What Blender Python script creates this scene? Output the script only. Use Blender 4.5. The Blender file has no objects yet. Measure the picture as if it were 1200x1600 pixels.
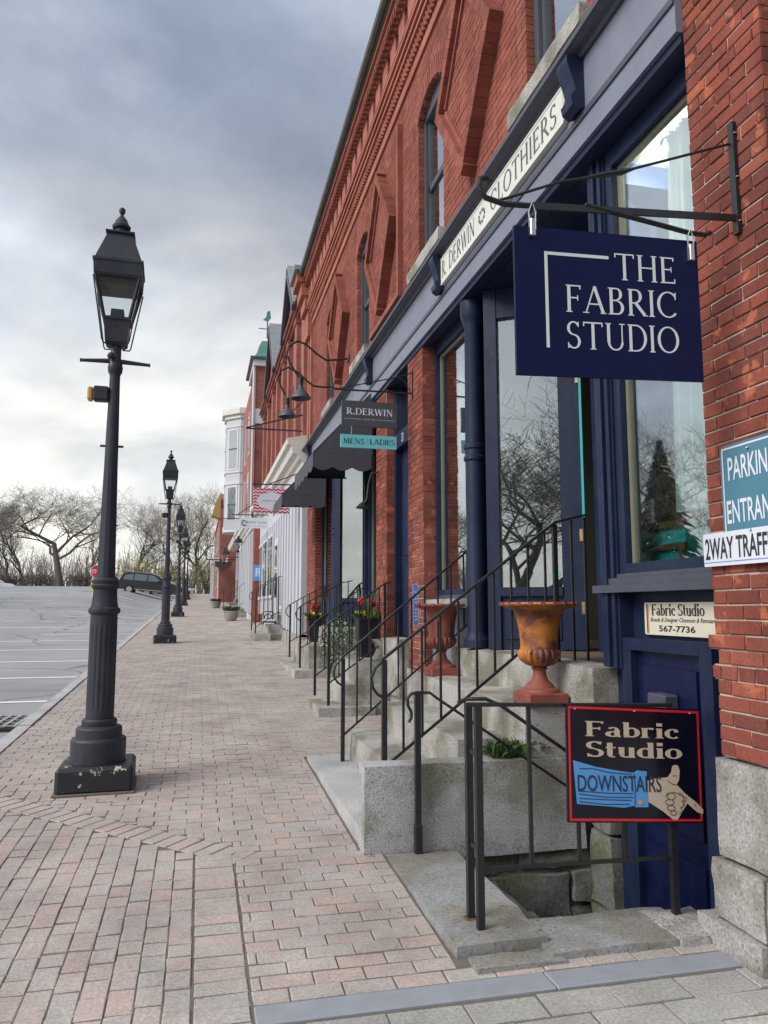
import bpy, math, random
from mathutils import Vector, Matrix, noise
random.seed(7)
sc = bpy.context.scene
col = sc.collection
R = math.radians
# ------------------------------------------------------------------ camera
cam_d = bpy.data.cameras.new('camera'); cam = bpy.data.objects.new('camera', cam_d); col.objects.link(cam)
cam_d.sensor_fit = 'VERTICAL'; cam_d.sensor_height = 36.0; cam_d.lens = 27.0
cam_d.clip_start = 0.05; cam_d.clip_end = 3000
PITCH = math.atan(150/1200.); YAW = math.atan2(290, math.hypot(1200, 150))
cam.location = (0, 0, 1.6)
cam.rotation_euler = (math.pi/2+PITCH, 0, -YAW)
sc.camera = cam
# ------------------------------------------------------------------ sky, sun, exposure
SUN_AZ, SUN_EL = R(-108), R(38)
SKYOFF = (9.4, 7.7, 0)          # azimuth measured from +Y towards +X
wd = bpy.data.worlds.new('World'); sc.world = wd; wd.use_nodes = True
nt = wd.node_tree; nt.nodes.clear()
def N(t, typ, **kw):
    n = t.nodes.new(typ)
    for k, v in kw.items():
        if hasattr(n, k): setattr(n, k, v)
    return n
def L(t, a, b): t.links.new(a, b)
def mathn(t, op, a, b=None, clamp=False):
    n = t.nodes.new('ShaderNodeMath'); n.operation = op; n.use_clamp = clamp
    for i, v in enumerate((a, b)):
        if v is None: continue
        if isinstance(v, (int, float)): n.inputs[i].default_value = v
        else: t.links.new(v, n.inputs[i])
    return n.outputs[0]
def ramp(t, fac, stops, interp='LINEAR'):
    n = t.nodes.new('ShaderNodeValToRGB'); cr = n.color_ramp; cr.interpolation = interp
    while len(cr.elements) < len(stops): cr.elements.new(0.5)
    for e, (p, c) in zip(cr.elements, stops):
        e.position = p; e.color = (c[0], c[1], c[2], 1) if not isinstance(c, (int, float)) else (c, c, c, 1)
    t.links.new(fac, n.inputs[0]); return n.outputs[0]
def mixc(t, fac, a, b, mode='MIX'):
    n = t.nodes.new('ShaderNodeMix'); n.data_type = 'RGBA'; n.blend_type = mode
    for s, v in ((n.inputs[0], fac), (n.inputs[6], a), (n.inputs[7], b)):
        if isinstance(v, (int, float)): s.default_value = v
        elif isinstance(v, (tuple, list)): s.default_value = (v[0], v[1], v[2], 1)
        else: t.links.new(v, s)
    return n.outputs[2]
tc = N(nt, 'ShaderNodeTexCoord'); sep = N(nt, 'ShaderNodeSeparateXYZ'); L(nt, tc.outputs['Generated'], sep.inputs[0])
zc = mathn(nt, 'MAXIMUM', sep.outputs[2], 0.0)
den = mathn(nt, 'ADD', zc, 0.30)
cmb = N(nt, 'ShaderNodeCombineXYZ')
L(nt, mathn(nt, 'DIVIDE', sep.outputs[0], den), cmb.inputs[0]); L(nt, mathn(nt, 'DIVIDE', sep.outputs[1], den), cmb.inputs[1])
n1 = N(nt, 'ShaderNodeTexNoise'); n1.inputs['Scale'].default_value = 0.62; n1.inputs['Detail'].default_value = 8; n1.inputs['Roughness'].default_value = 0.54; n1.inputs['Distortion'].default_value = 0.15
mp = N(nt, 'ShaderNodeMapping'); mp.inputs['Location'].default_value = SKYOFF; mp.inputs['Rotation'].default_value = (0, 0, R(-20)); mp.inputs['Scale'].default_value = (1.2, 1.3, 1)
L(nt, cmb.outputs[0], mp.inputs[0]); L(nt, mp.outputs[0], n1.inputs['Vector'])
cloud = ramp(nt, n1.outputs[0], [(0.33, (1.45, 1.6, 1.98)), (0.44, (1.95, 2.18, 2.65)), (0.52, (2.7, 3.05, 3.6)), (0.60, (4.1, 4.35, 4.6))])
elev = ramp(nt, zc, [(0.0, 1.0), (0.10, 0.85), (0.22, 0.45), (0.36, 0.12), (0.5, 0.0)])
n2 = N(nt, 'ShaderNodeTexNoise'); n2.inputs['Scale'].default_value = 1.3; n2.inputs['Detail'].default_value = 5; n2.inputs['Distortion'].default_value = 0.6
L(nt, mp.outputs[0], n2.inputs['Vector'])
elev = mathn(nt, 'MULTIPLY', elev, ramp(nt, n2.outputs[0], [(0.32, 0.55), (0.6, 1.0)]))
cloud = mixc(nt, elev, cloud, (5.0, 5.05, 4.95))
n3 = N(nt, 'ShaderNodeTexNoise'); n3.inputs['Scale'].default_value = 2.6; n3.inputs['Detail'].default_value = 7; n3.inputs['Roughness'].default_value = 0.55; n3.inputs['Distortion'].default_value = 0.15
L(nt, mp.outputs[0], n3.inputs['Vector'])
cloud = mixc(nt, 1.0, cloud, ramp(nt, n3.outputs[0], [(0.34, (0.74, 0.77, 0.82)), (0.5, (0.97, 0.97, 0.98)), (0.66, (1.26, 1.24, 1.20))]), 'MULTIPLY')
# thinner cloud low down the street, where the sun stood behind it
d2 = N(nt, 'ShaderNodeVectorMath', operation='DOT_PRODUCT'); nr2 = N(nt, 'ShaderNodeVectorMath', operation='NORMALIZE')
L(nt, tc.outputs['Generated'], nr2.inputs[0]); L(nt, nr2.outputs[0], d2.inputs[0]); d2.inputs[1].default_value = (-0.06, 0.98, 0.15)
cloud = mixc(nt, mathn(nt, 'MULTIPLY', ramp(nt, d2.outputs['Value'], [(0.90, 0.0), (0.965, 0.4), (1.0, 0.9)]), ramp(nt, n2.outputs[0], [(0.35, 0.35), (0.6, 1.0)])), cloud, (7.2, 6.9, 6.1))
# diffuse brightness of the cloud in front of the sun
dot = N(nt, 'ShaderNodeVectorMath', operation='DOT_PRODUCT'); nrm = N(nt, 'ShaderNodeVectorMath', operation='NORMALIZE')
L(nt, tc.outputs['Generated'], nrm.inputs[0]); L(nt, nrm.outputs[0], dot.inputs[0])
dot.inputs[1].default_value = (math.sin(SUN_AZ)*math.cos(SUN_EL), math.cos(SUN_AZ)*math.cos(SUN_EL), math.sin(SUN_EL))
glow = ramp(nt, dot.outputs['Value'], [(0.5, 0.0), (1.0, 0.5)])
cloud = mixc(nt, glow, cloud, (6.5, 6.4, 6.2))
sky = N(nt, 'ShaderNodeTexSky'); sky.sky_type = 'NISHITA'; sky.sun_disc = False
sky.sun_elevation = SUN_EL; sky.sun_rotation = SUN_AZ; sky.air_density = 1.3; sky.dust_density = 2.0
skc = mixc(nt, 0.9, sky.outputs[0], cloud)
bg = N(nt, 'ShaderNodeBackground'); bg.inputs[1].default_value = 0.1
L(nt, skc, bg.inputs[0]); wo = N(nt, 'ShaderNodeOutputWorld'); L(nt, bg.outputs[0], wo.inputs[0])
sun_d = bpy.data.lights.new('sun', 'SUN'); sun_d.energy = 1.5; sun_d.angle = R(30); sun_d.color = (1, 0.96, 0.9)
sun = bpy.data.objects.new('sun', sun_d); col.objects.link(sun)
sdir = Vector((math.sin(SUN_AZ)*math.cos(SUN_EL), math.cos(SUN_AZ)*math.cos(SUN_EL), math.sin(SUN_EL)))
sun.rotation_euler = sdir.to_track_quat('Z', 'Y').to_euler()
vs = sc.view_settings; vs.view_transform = 'Standard'; vs.look = 'None'; vs.gamma = 1; vs.use_curve_mapping = False
vs.exposure = 1.05
# ------------------------------------------------------------------ surveying helpers
FW = Vector((math.sin(YAW)*math.cos(PITCH), math.cos(YAW)*math.cos(PITCH), math.sin(PITCH)))
RT = Vector((math.cos(YAW), -math.sin(YAW), 0)); UP = RT.cross(FW)
def at(x, y, Y):
    d = RT*(x-600)+UP*(800-y)+FW*1200; return Vector((0, 0, 1.6))+d*(Y/d.y)
SL = 0.036
def gz(y): return SL*y
W = 2.31       # plane of the brick piers
XS = 2.42      # plane of the shopfront joinery
# ------------------------------------------------------------------ mesh builder
WLOC = {}
MATS = {}
def V3(p): return Vector(p)
class MB:
    def __init__(s): s.v = []; s.f = []; s.r = []; s.rv = 0.0
    def poly(s, pts, faces):
        b = len(s.v); s.v += [tuple(p) for p in pts]
        for f in faces: s.f.append(tuple(b+i for i in f)); s.r.append(s.rv)
        return s
    def box(s, x0, x1, y0, y1, z0, z1):
        s.poly([(x0,y0,z0),(x1,y0,z0),(x1,y1,z0),(x0,y1,z0),(x0,y0,z1),(x1,y0,z1),(x1,y1,z1),(x0,y1,z1)],
               [(0,3,2,1),(4,5,6,7),(0,1,5,4),(1,2,6,5),(2,3,7,6),(3,0,4,7)]); return s
    def cbox(s, x0, x1, y0, y1, z0, z1, c=0.01):
        # box with chamfered edges
        P = []; idx = {}
        for i, sx in enumerate((x0, x1)):
            for j, sy in enumerate((y0, y1)):
                for k, sz in enumerate((z0, z1)):
                    dx, dy, dz = (c if i == 0 else -c), (c if j == 0 else -c), (c if k == 0 else -c)
                    for a, p in enumerate(((sx, sy+dy, sz+dz), (sx+dx, sy, sz+dz), (sx+dx, sy+dy, sz))):
                        idx[i, j, k, a] = len(P); P.append(p)
        F = []
        def q(*k): F.append(tuple(idx[t] for t in k))
        for i in (0, 1):
            a = [(i,0,0,0),(i,1,0,0),(i,1,1,0),(i,0,1,0)]; q(*(a if i else a[::-1]))
            a = [(0,i,0,1),(0,i,1,1),(1,i,1,1),(1,i,0,1)]; q(*(a if i else a[::-1]))
            a = [(0,0,i,2),(1,0,i,2),(1,1,i,2),(0,1,i,2)]; q(*(a if i else a[::-1]))
        for i in (0, 1):
            for j in (0, 1):
                fl = (i ^ j)
                a = [(i,j,0,0),(i,j,1,0),(i,j,1,1),(i,j,0,1)]; q(*(a if fl else a[::-1]))
                a = [(i,0,j,0),(i,0,j,2),(i,1,j,2),(i,1,j,0)]; q(*(a if fl else a[::-1]))
                a = [(0,i,j,1),(1,i,j,1),(1,i,j,2),(0,i,j,2)]; q(*(a if fl else a[::-1]))
                for k in (0, 1):
                    a = [(i,j,k,0),(i,j,k,1),(i,j,k,2)]; q(*(a if (i+j+k) % 2 else a[::-1]))
        s.poly(P, F); return s
    def obox(s, c, ux, uy, uz, hx, hy, hz):
        c = V3(c); ux, uy, uz = V3(ux).normalized()*hx, V3(uy).normalized()*hy, V3(uz).normalized()*hz
        P = [c+ux*a+uy*b+uz*d for d in (-1, 1) for (a, b) in ((-1,-1),(1,-1),(1,1),(-1,1))]
        s.poly(P, [(0,3,2,1),(4,5,6,7),(0,1,5,4),(1,2,6,5),(2,3,7,6),(3,0,4,7)]); return s
    def bar(s, a, b, w, h=None, up=(0,0,1)):
        a, b = V3(a), V3(b); d = b-a; u = V3(up)
        if d.length < 1e-6: return s
        if abs(d.normalized().dot(u)) > 0.98: u = V3((0,1,0))
        sx = d.cross(u).normalized(); sz = sx.cross(d).normalized()
        return s.obox((a+b)/2, d, sx, sz, d.length/2, w/2, (h or w)/2)
    def tube(s, pts, rad, n=8, cap=True):
        pts = [V3(p) for p in pts]; m = len(pts)
        rr = rad if isinstance(rad, (list, tuple)) else [rad]*m
        b = len(s.v); ref = None
        for i, p in enumerate(pts):
            d = (pts[min(i+1, m-1)]-pts[max(i-1, 0)])
            d = d.normalized() if d.length > 1e-9 else V3((0,0,1))
            if ref is None: ref = V3((0,0,1)) if abs(d.z) < 0.9 else V3((1,0,0))
            sx = d.cross(ref)
            if sx.length < 1e-4: sx = d.cross(V3((0.3,1,0.2)))
            sx.normalize(); sy = sx.cross(d).normalized(); ref = sy
            for k in range(n):
                a = 2*math.pi*k/n; s.v.append(tuple(p+(sx*math.cos(a)+sy*math.sin(a))*rr[i]))
        for i in range(m-1):
            for k in range(n):
                k2 = (k+1) % n; s.f.append((b+i*n+k, b+i*n+k2, b+(i+1)*n+k2, b+(i+1)*n+k)); s.r.append(s.rv)
        if cap:
            s.f.append(tuple(b+k for k in range(n))[::-1]); s.r.append(s.rv)
            s.f.append(tuple(b+(m-1)*n+k for k in range(n))); s.r.append(s.rv)
        return s
    def lathe(s, prof, c=(0,0,0), n=24, square=False, fn=None):
        b = len(s.v); cx, cy, cz = c; m = len(prof)
        for (r, z) in prof:
            for k in range(n):
                a = 2*math.pi*(k+0.5)/n if square else 2*math.pi*k/n
                rr = r*(fn(a, z) if fn else 1)
                s.v.append((cx+rr*math.cos(a), cy+rr*math.sin(a), cz+z))
        for i in range(m-1):
            for k in range(n):
                k2 = (k+1) % n; s.f.append((b+i*n+k, b+i*n+k2, b+(i+1)*n+k2, b+(i+1)*n+k)); s.r.append(s.rv)
        s.f.append(tuple(b+k for k in range(n))[::-1]); s.r.append(s.rv)
        s.f.append(tuple(b+(m-1)*n+k for k in range(n))); s.r.append(s.rv)
        return s
    def prism(s, pts, O, U, Vv, Nn, t0, t1):
        # polygon (u,v) extruded along Nn from t0 to t1
        O, U, Vv, Nn = V3(O), V3(U), V3(Vv), V3(Nn); m = len(pts)
        P = [O+U*u+Vv*v+Nn*t0 for u, v in pts]+[O+U*u+Vv*v+Nn*t1 for u, v in pts]
        F = [tuple(range(m))[::-1], tuple(range(m, 2*m))]+[(i, (i+1) % m, m+(i+1) % m, m+i) for i in range(m)]
        s.poly(P, F); return s
    def flat(s, pts, faces, O, U, Vv, Nn, off):
        O, U, Vv, Nn = V3(O), V3(U), V3(Vv), V3(Nn)
        s.poly([O+U*p[0]+Vv*p[1]+Nn*(off+(p[2] if len(p) > 2 else 0)) for p in pts], faces); return s
    def build(s, name, m, parent=None, smooth=False, **tags):
        o_ = WLOC.get(parent, Vector((0,0,0))) if parent is not None else tags.pop('loc', Vector((0,0,0)))
        o_ = V3(o_)
        me = bpy.data.meshes.new(name); me.from_pydata([(x-o_.x, y-o_.y, z-o_.z) for x, y, z in s.v], [], s.f)
        a = me.attributes.new('rnd', 'FLOAT', 'FACE'); a.data.foreach_set('value', s.r)
        if smooth:
            me.polygons.foreach_set('use_smooth', [True]*len(me.polygons)); me.set_sharp_from_angle(angle=R(smooth if smooth > 1 else 35))
        me.materials.append(m if not isinstance(m, str) else MATS[m]); me.update()
        o = bpy.data.objects.new(name, me); col.objects.link(o)
        if parent is not None: o.parent = parent; WLOC[o] = o_
        else: o.location = o_; WLOC[o] = o_
        tag(o, **tags); return o
def tag(o, label=None, cat=None, group=None, kind=None):
    if label: o['label'] = label
    if cat: o['category'] = cat
    if group: o['group'] = group
    if kind: o['kind'] = kind
    return o
def thing(name, loc, label, cat, group=None):
    o = bpy.data.objects.new(name, None); col.objects.link(o); o.location = loc; WLOC[o] = V3(loc); o.empty_display_size = 0.1
    return tag(o, label, cat, group)
def copy_tree(o, parent=None):
    c = o.copy(); col.objects.link(c); c.parent = parent
    for ch in list(o.children): copy_tree(ch, c)
    return c
def rough_block(mb, x0, x1, y0, y1, z0, z1, res=0.12, amp=0.012, fr=6.0, edge=0.012):
    # stone block: every face a grid, pushed about by 3D noise, arrises worn
    nx, ny, nz = [max(2, min(14, int(round(d/res)))) for d in (x1-x0, y1-y0, z1-z0)]
    cache = {}; P = []; F = []
    cx, cy, cz = (x0+x1)/2, (y0+y1)/2, (z0+z1)/2
    def vert(i, j, k):
        key = (i, j, k)
        if key in cache: return cache[key]
        x, y, z = x0+(x1-x0)*i/nx, y0+(y1-y0)*j/ny, z0+(z1-z0)*k/nz
        on = (i in (0, nx))+(j in (0, ny))+(k in (0, nz))
        p = Vector((x, y, z))
        nv = noise.noise_vector(p*fr)*amp+noise.noise_vector(p*fr*3.1)*amp*0.4
        if on >= 2:
            e = edge*(0.6+0.8*noise.noise(p*9))
            d = Vector(((-1 if i else 1) if i in (0, nx) else 0, (-1 if j else 1) if j in (0, ny) else 0, (-1 if k else 1) if k in (0, nz) else 0))
            p += d*max(e, 0.001)
        p += nv; cache[key] = len(P); P.append(p); return cache[key]
    def quad(a, b, c, d): F.append((vert(*a), vert(*b), vert(*c), vert(*d)))
    for i in range(nx):
        for j in range(ny):
            quad((i,j,0),(i,j+1,0),(i+1,j+1,0),(i+1,j,0)); quad((i,j,nz),(i+1,j,nz),(i+1,j+1,nz),(i,j+1,nz))
    for i in range(nx):
        for k in range(nz):
            quad((i,0,k),(i+1,0,k),(i+1,0,k+1),(i,0,k+1)); quad((i,ny,k),(i,ny,k+1),(i+1,ny,k+1),(i+1,ny,k))
    for j in range(ny):
        for k in range(nz):
            quad((0,j,k),(0,j,k+1),(0,j+1,k+1),(0,j+1,k)); quad((nx,j,k),(nx,j+1,k),(nx,j+1,k+1),(nx,j,k+1))
    mb.poly(P, F); return mb
# ------------------------------------------------------------------ materials
def new_mat(name):
    m = bpy.data.materials.new(name); m.use_nodes = True; t = m.node_tree; t.nodes.clear()
    b = t.nodes.new('ShaderNodeBsdfPrincipled'); o = t.nodes.new('ShaderNodeOutputMaterial'); L(t, b.outputs[0], o.inputs[0])
    MATS[name] = m; return m, t, b, o
def pos(t):
    return N(t, 'ShaderNodeNewGeometry').outputs['Position']
def nz(t, scale, detail=3, rough=0.55, vec=None, dist=0.0):
    n = t.nodes.new('ShaderNodeTexNoise'); n.inputs['Scale'].default_value = scale; n.inputs['Detail'].default_value = detail
    n.inputs['Roughness'].default_value = rough; n.inputs['Distortion'].default_value = dist
    L(t, vec if vec is not None else pos(t), n.inputs['Vector']); return n.outputs[0]
def bump(t, b, h, strength=0.3, dist=0.01):
    n = t.nodes.new('ShaderNodeBump'); n.inputs['Strength'].default_value = strength; n.inputs['Distance'].default_value = dist
    L(t, h, n.inputs['Height']); L(t, n.outputs[0], b.inputs['Normal'])
def scol(b, sock, v):
    if isinstance(v, (tuple, list)): b.inputs[sock].default_value = (v[0], v[1], v[2], 1)
    else: b.inputs[sock].default_value = v
def simple(name, c, rough=0.6, var=0.15, scale=6, bmp=0.0, bscale=60, metal=0.0, spec=0.5, wear=None, wamt=(0.62, 0.68), wscale=9):
    m, t, b, o = new_mat(name)
    f = nz(t, scale, 4)
    cc = mixc(t, f, tuple(x*(1-var) for x in c), tuple(min(1, x*(1+var)) for x in c))
    if wear: cc = mixc(t, ramp(t, nz(t, wscale, 6, 0.65), [(wamt[0], 0.0), (wamt[1], 1.0)]), cc, wear)
    L(t, cc, b.inputs['Base Color']); scol(b, 'Metallic', metal); scol(b, 'Specular IOR Level', spec)
    L(t, ramp(t, nz(t, scale*2.3, 3), [(0.3, max(0.02, rough-0.1)), (0.7, min(1, rough+0.1))]), b.inputs['Roughness'])
    if bmp: bump(t, b, nz(t, bscale, 3), bmp, 0.004)
    return m
def rnd_fac(t):
    a = N(t, 'ShaderNodeAttribute'); a.attribute_name = 'rnd'; oi = N(t, 'ShaderNodeObjectInfo')
    return mathn(t, 'FRACT', mathn(t, 'ADD', a.outputs['Fac'], oi.outputs['Random']))
def piece_mat(name, stops, rough=0.85, grain=90, gamt=0.35, stain=None, bmp=0.5, spot=None, bd=0.004, streak=0.0):
    m, t, b, o = new_mat(name)
    c = ramp(t, rnd_fac(t), stops, 'LINEAR')
    g = ramp(t, nz(t, grain, 4, 0.7), [(0.25, 1-gamt), (0.75, 1+gamt*0.6)])
    c = mixc(t, 1.0, c, g, 'MULTIPLY')
    l = ramp(t, nz(t, 2.1, 4, 0.6), [(0.3, 0.74), (0.7, 1.14)])
    c = mixc(t, 1.0, c, l, 'MULTIPLY')
    mps = N(t, 'ShaderNodeMapping'); mps.inputs['Scale'].default_value = (2.6, 2.6, 0.28); L(t, pos(t), mps.inputs[0])
    if streak: c = mixc(t, ramp(t, nz(t, 1.0, 5, 0.62, mps.outputs[0]), [(0.42, 0.0), (0.66, streak)]), c, mixc(t, 1.0, c, (0.50,0.46,0.46), 'MULTIPLY'))
    if spot: c = mixc(t, ramp(t, nz(t, spot[1], 4, 0.6), [(spot[2], 0.0), (spot[2]+0.05, spot[3])]), c, spot[0])
    if stain: c = mixc(t, ramp(t, nz(t, stain[1], 5, 0.6), [(stain[2], 0.0), (stain[2]+0.12, stain[3])]), c, stain[0])
    L(t, c, b.inputs['Base Color']); scol(b, 'Roughness', rough); scol(b, 'Specular IOR Level', 0.25)
    bump(t, b, nz(t, grain, 4, 0.7), bmp, bd); return m
BR = [(0.0,(0.155,0.050,0.040)),(0.2,(0.24,0.066,0.048)),(0.4,(0.30,0.080,0.054)),(0.6,(0.18,0.060,0.048)),(0.8,(0.33,0.092,0.060)),(0.93,(0.24,0.076,0.060)),(1.0,(0.42,0.125,0.066))]
piece_mat('brick', BR, spot=((0.48,0.15,0.072), 7, 0.60, 0.6), stain=((0.50,0.40,0.35), 11, 0.70, 0.3), streak=0.55)
BRU = [(0.0,(0.235,0.070,0.050)),(0.3,(0.285,0.088,0.064)),(0.6,(0.32,0.102,0.075)),(0.85,(0.255,0.080,0.058)),(1.0,(0.35,0.12,0.09))]
piece_mat('brick_upper', BRU, gamt=0.25, stain=((0.58,0.42,0.35), 5, 0.66, 0.25), streak=0.6)
simple('mortar', (0.45,0.375,0.33), 0.95, 0.2, 20, 0.3)
simple('mortar_red', (0.27,0.115,0.082), 0.95, 0.2, 9, 0.3)
PV = [(0.0,(0.435,0.345,0.318)),(0.18,(0.415,0.378,0.357)),(0.34,(0.44,0.352,0.325)),(0.5,(0.38,0.362,0.348)),(0.64,(0.43,0.366,0.340)),(0.8,(0.405,0.374,0.354)),(0.92,(0.445,0.342,0.312)),(1.0,(0.42,0.388,0.366))]
piece_mat('paver', PV, 0.9, 85, 0.42, stain=((0.10,0.10,0.095), 3.1, 0.66, 0.4), bmp=0.35, bd=0.003)
PVF = [(0.0,(0.40,0.352,0.326)),(0.3,(0.385,0.357,0.336)),(0.6,(0.41,0.346,0.318)),(1.0,(0.37,0.35,0.335))]
piece_mat('paver_tan', PVF, 0.9, 85, 0.42, stain=((0.12,0.115,0.11), 1.7, 0.66, 0.35), bmp=0.35, bd=0.003)
PVD = [(0.0,(0.33,0.325,0.31)),(0.3,(0.38,0.37,0.355)),(0.7,(0.35,0.335,0.315)),(1.0,(0.42,0.39,0.365))]
piece_mat('paver_grey', PVD, 0.9, 80, 0.45, bmp=0.4, bd=0.003)
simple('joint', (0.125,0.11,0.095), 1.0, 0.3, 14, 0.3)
def granite(name, a, d, l, stain=None, sscale=2.2, rough=0.75, sp=170):
    m, t, b, o = new_mat(name)
    s = nz(t, sp, 3, 0.75)
    c = ramp(t, s, [(0.33, d), (0.46, a), (0.56, a), (0.68, l)])
    c = mixc(t, 1.0, c, ramp(t, nz(t, 2.6, 4), [(0.3, 0.78), (0.7, 1.12)]), 'MULTIPLY')
    if stain:
        c = mixc(t, ramp(t, nz(t, sscale, 5, 0.6), [(0.45, 0.0), (0.60, 0.85)]), c, mixc(t, 1.0, c, stain, 'MULTIPLY'))
    L(t, c, b.inputs['Base Color']); scol(b, 'Roughness', rough); scol(b, 'Specular IOR Level', 0.3)
    bump(t, b, nz(t, 70, 4, 0.7), 0.35, 0.004); return m
granite('granite', (0.36,0.35,0.33), (0.11,0.107,0.10), (0.60,0.585,0.56), (0.46,0.45,0.36), 2.3, sp=95)
granite('granite_block', (0.38,0.385,0.40), (0.11,0.11,0.12), (0.62,0.62,0.64), (0.50,0.50,0.36), 2.0, sp=95)
granite('granite_flag', (0.27,0.275,0.28), (0.15,0.15,0.155), (0.40,0.40,0.40), (0.78,0.72,0.58), 3.0, sp=60)
granite('granite_kerb', (0.40,0.40,0.41), (0.26,0.26,0.27), (0.52,0.52,0.53), None, sp=120)
GL = granite('foundation', (0.345,0.335,0.325), (0.15,0.145,0.14), (0.54,0.53,0.51), (0.60,0.58,0.52), 3.4, sp=70)
t = GL.node_tree; bs = [n for n in t.nodes if n.type == 'BSDF_PRINCIPLED'][0]; src = bs.inputs['Base Color'].links[0].from_socket
L(t, mixc(t, ramp(t, nz(t, 4.2, 5, 0.6), [(0.66, 0.0), (0.72, 0.7)]), src, (0.19,0.165,0.04)), bs.inputs['Base Color'])
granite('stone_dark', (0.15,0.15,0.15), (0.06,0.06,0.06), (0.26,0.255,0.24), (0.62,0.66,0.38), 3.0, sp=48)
simple('flush_strip', (0.25,0.265,0.30), 0.6, 0.18, 9, 0.15)
def painted(name, c, rough, dust=(0.07,0.075,0.095), damt=0.5):
    m, t, b, o = new_mat(name); p = pos(t)
    mpv = N(t, 'ShaderNodeMapping'); mpv.inputs['Scale'].default_value = (26, 26, 1.2); L(t, p, mpv.inputs[0]); st_ = nz(t, 1.0, 5, 0.65, mpv.outputs[0])
    cc = mixc(t, st_, tuple(x*0.62 for x in c), tuple(x*1.45 for x in c))
    cc = mixc(t, ramp(t, nz(t, 2.3, 6, 0.68), [(0.46, 0.0), (0.72, damt)]), cc, dust)
    cc = mixc(t, ramp(t, nz(t, 38, 4, 0.7), [(0.70, 0.0), (0.74, 0.7)]), cc, (0.16,0.15,0.15))
    L(t, cc, b.inputs['Base Color']); L(t, ramp(t, nz(t, 5, 5, 0.7), [(0.3, rough-0.12), (0.7, min(1, rough+0.25))]), b.inputs['Roughness']); scol(b, 'Specular IOR Level', 0.3)
    bump(t, b, mathn(t, 'ADD', st_, nz(t, 60, 3)), 0.22, 0.004); return m
painted('navy', (0.0075,0.0145,0.044), 0.42, (0.035,0.048,0.075), 0.26)
painted('navy_door', (0.003,0.0065,0.038), 0.36, (0.03,0.035,0.07), 0.3)
simple('slate_paint', (0.17,0.185,0.24), 0.5, 0.18, 5, 0.12, 40, wear=(0.09,0.09,0.11), wamt=(0.69,0.72))
simple('slate_dark', (0.055,0.06,0.085), 0.5, 0.25, 5, 0.12, 40)
simple('sash', (0.055,0.065,0.078), 0.5, 0.2, 6)
simple('sash_olive', (0.16,0.165,0.12), 0.5, 0.2, 6)
simple('iron', (0.012,0.013,0.016), 0.42, 0.35, 25, 0.15, 120, wear=(0.05,0.028,0.02), wamt=(0.70,0.76))
painted('iron_post', (0.026,0.029,0.042), 0.45, (0.075,0.072,0.075), 0.45)
simple('plinth_black', (0.012,0.014,0.02), 0.55, 0.3, 9, 0.25, 60, wear=(0.46,0.40,0.33), wamt=(0.615,0.63), wscale=11)
simple('rust', (0.10,0.055,0.035), 0.9, 0.4, 20)
simple('white_paint', (0.54,0.55,0.58), 0.55, 0.08, 3)
simple('white_wood', (0.47,0.49,0.535), 0.6, 0.1, 2)
simple('cornice_white', (0.60,0.585,0.55), 0.7, 0.2, 4)
simple('board_white', (0.62,0.62,0.58), 0.7, 0.12, 5, wear=(0.40,0.39,0.36), wamt=(0.68,0.74))
simple('letter_dark', (0.10,0.10,0.11), 0.7, 0.3, 12, wear=(0.35,0.35,0.33), wamt=(0.64,0.70), wscale=30)
simple('black_ink', (0.02,0.02,0.025), 0.6, 0.1)
simple('navy_ink', (0.02,0.03,0.08), 0.6, 0.1)
simple('sign_navy', (0.002,0.004,0.042), 0.45, 0.12, 3, spec=0.18)
simple('sign_black', (0.004,0.0045,0.013), 0.22, 0.12, 3)
simple('silver_ink', (0.62,0.65,0.67), 0.5, 0.05)
simple('cream_ink', (0.52,0.43,0.33), 0.55, 0.05)
simple('red_ink', (0.62,0.015,0.03), 0.4, 0.05)
simple('blue_ink', (0.085,0.30,0.66), 0.5, 0.06)
simple('sign_slate', (0.055,0.058,0.075), 0.5, 0.1)
simple('sign_teal', (0.14,0.50,0.53), 0.5, 0.06)
simple('road_sign_teal', (0.060,0.185,0.265), 0.35, 0.15, 4)
simple('sign_white', (0.62,0.66,0.74), 0.4, 0.05)
simple('sign_cream', (0.60,0.57,0.48), 0.5, 0.05)
simple('orange_ink', (0.62,0.30,0.08), 0.5, 0.05)
simple('blue_sign', (0.13,0.19,0.50), 0.5, 0.1)
simple('turquoise', (0.03,0.40,0.42), 0.55, 0.1)
simple('awning', (0.060,0.062,0.080), 0.85, 0.2, 12, 0.2, 200)
simple('brass', (0.55,0.40,0.20), 0.3, 0.1, metal=0.8)
simple('steel', (0.50,0.50,0.50), 0.35, 0.15, metal=0.9)
simple('terracotta', (0.225,0.062,0.042), 0.75, 0.35, 12, 0.4, 60, wear=(0.12,0.035,0.025), wamt=(0.55,0.72), wscale=5)
simple('urn_rust', (0.13,0.04,0.028), 0.6, 0.45, 10, 0.4, 60, wear=(0.47,0.165,0.03), wamt=(0.42,0.58), wscale=6)
simple('copper', (0.09,0.235,0.20), 0.6, 0.2, 3)
simple('slate_roof', (0.20,0.215,0.235), 0.6, 0.35, 7)
simple('gutter', (0.10,0.095,0.085), 0.6, 0.3, 3)
simple('interior', (0.10,0.10,0.09), 0.9, 0.2, 2)
simple('interior_floor', (0.10,0.07,0.045), 0.8, 0.2, 3)
simple('wood_brown', (0.13,0.075,0.03), 0.6, 0.3, 8)
simple('cloth_white', (0.55,0.58,0.58), 0.9, 0.1, 5)
simple('blind', (0.30,0.31,0.32), 0.8, 0.1, 3)
simple('car_black', (0.012,0.013,0.015), 0.12, 0.1, 2)
simple('car_silver', (0.35,0.36,0.38), 0.2, 0.1, 2)
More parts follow.
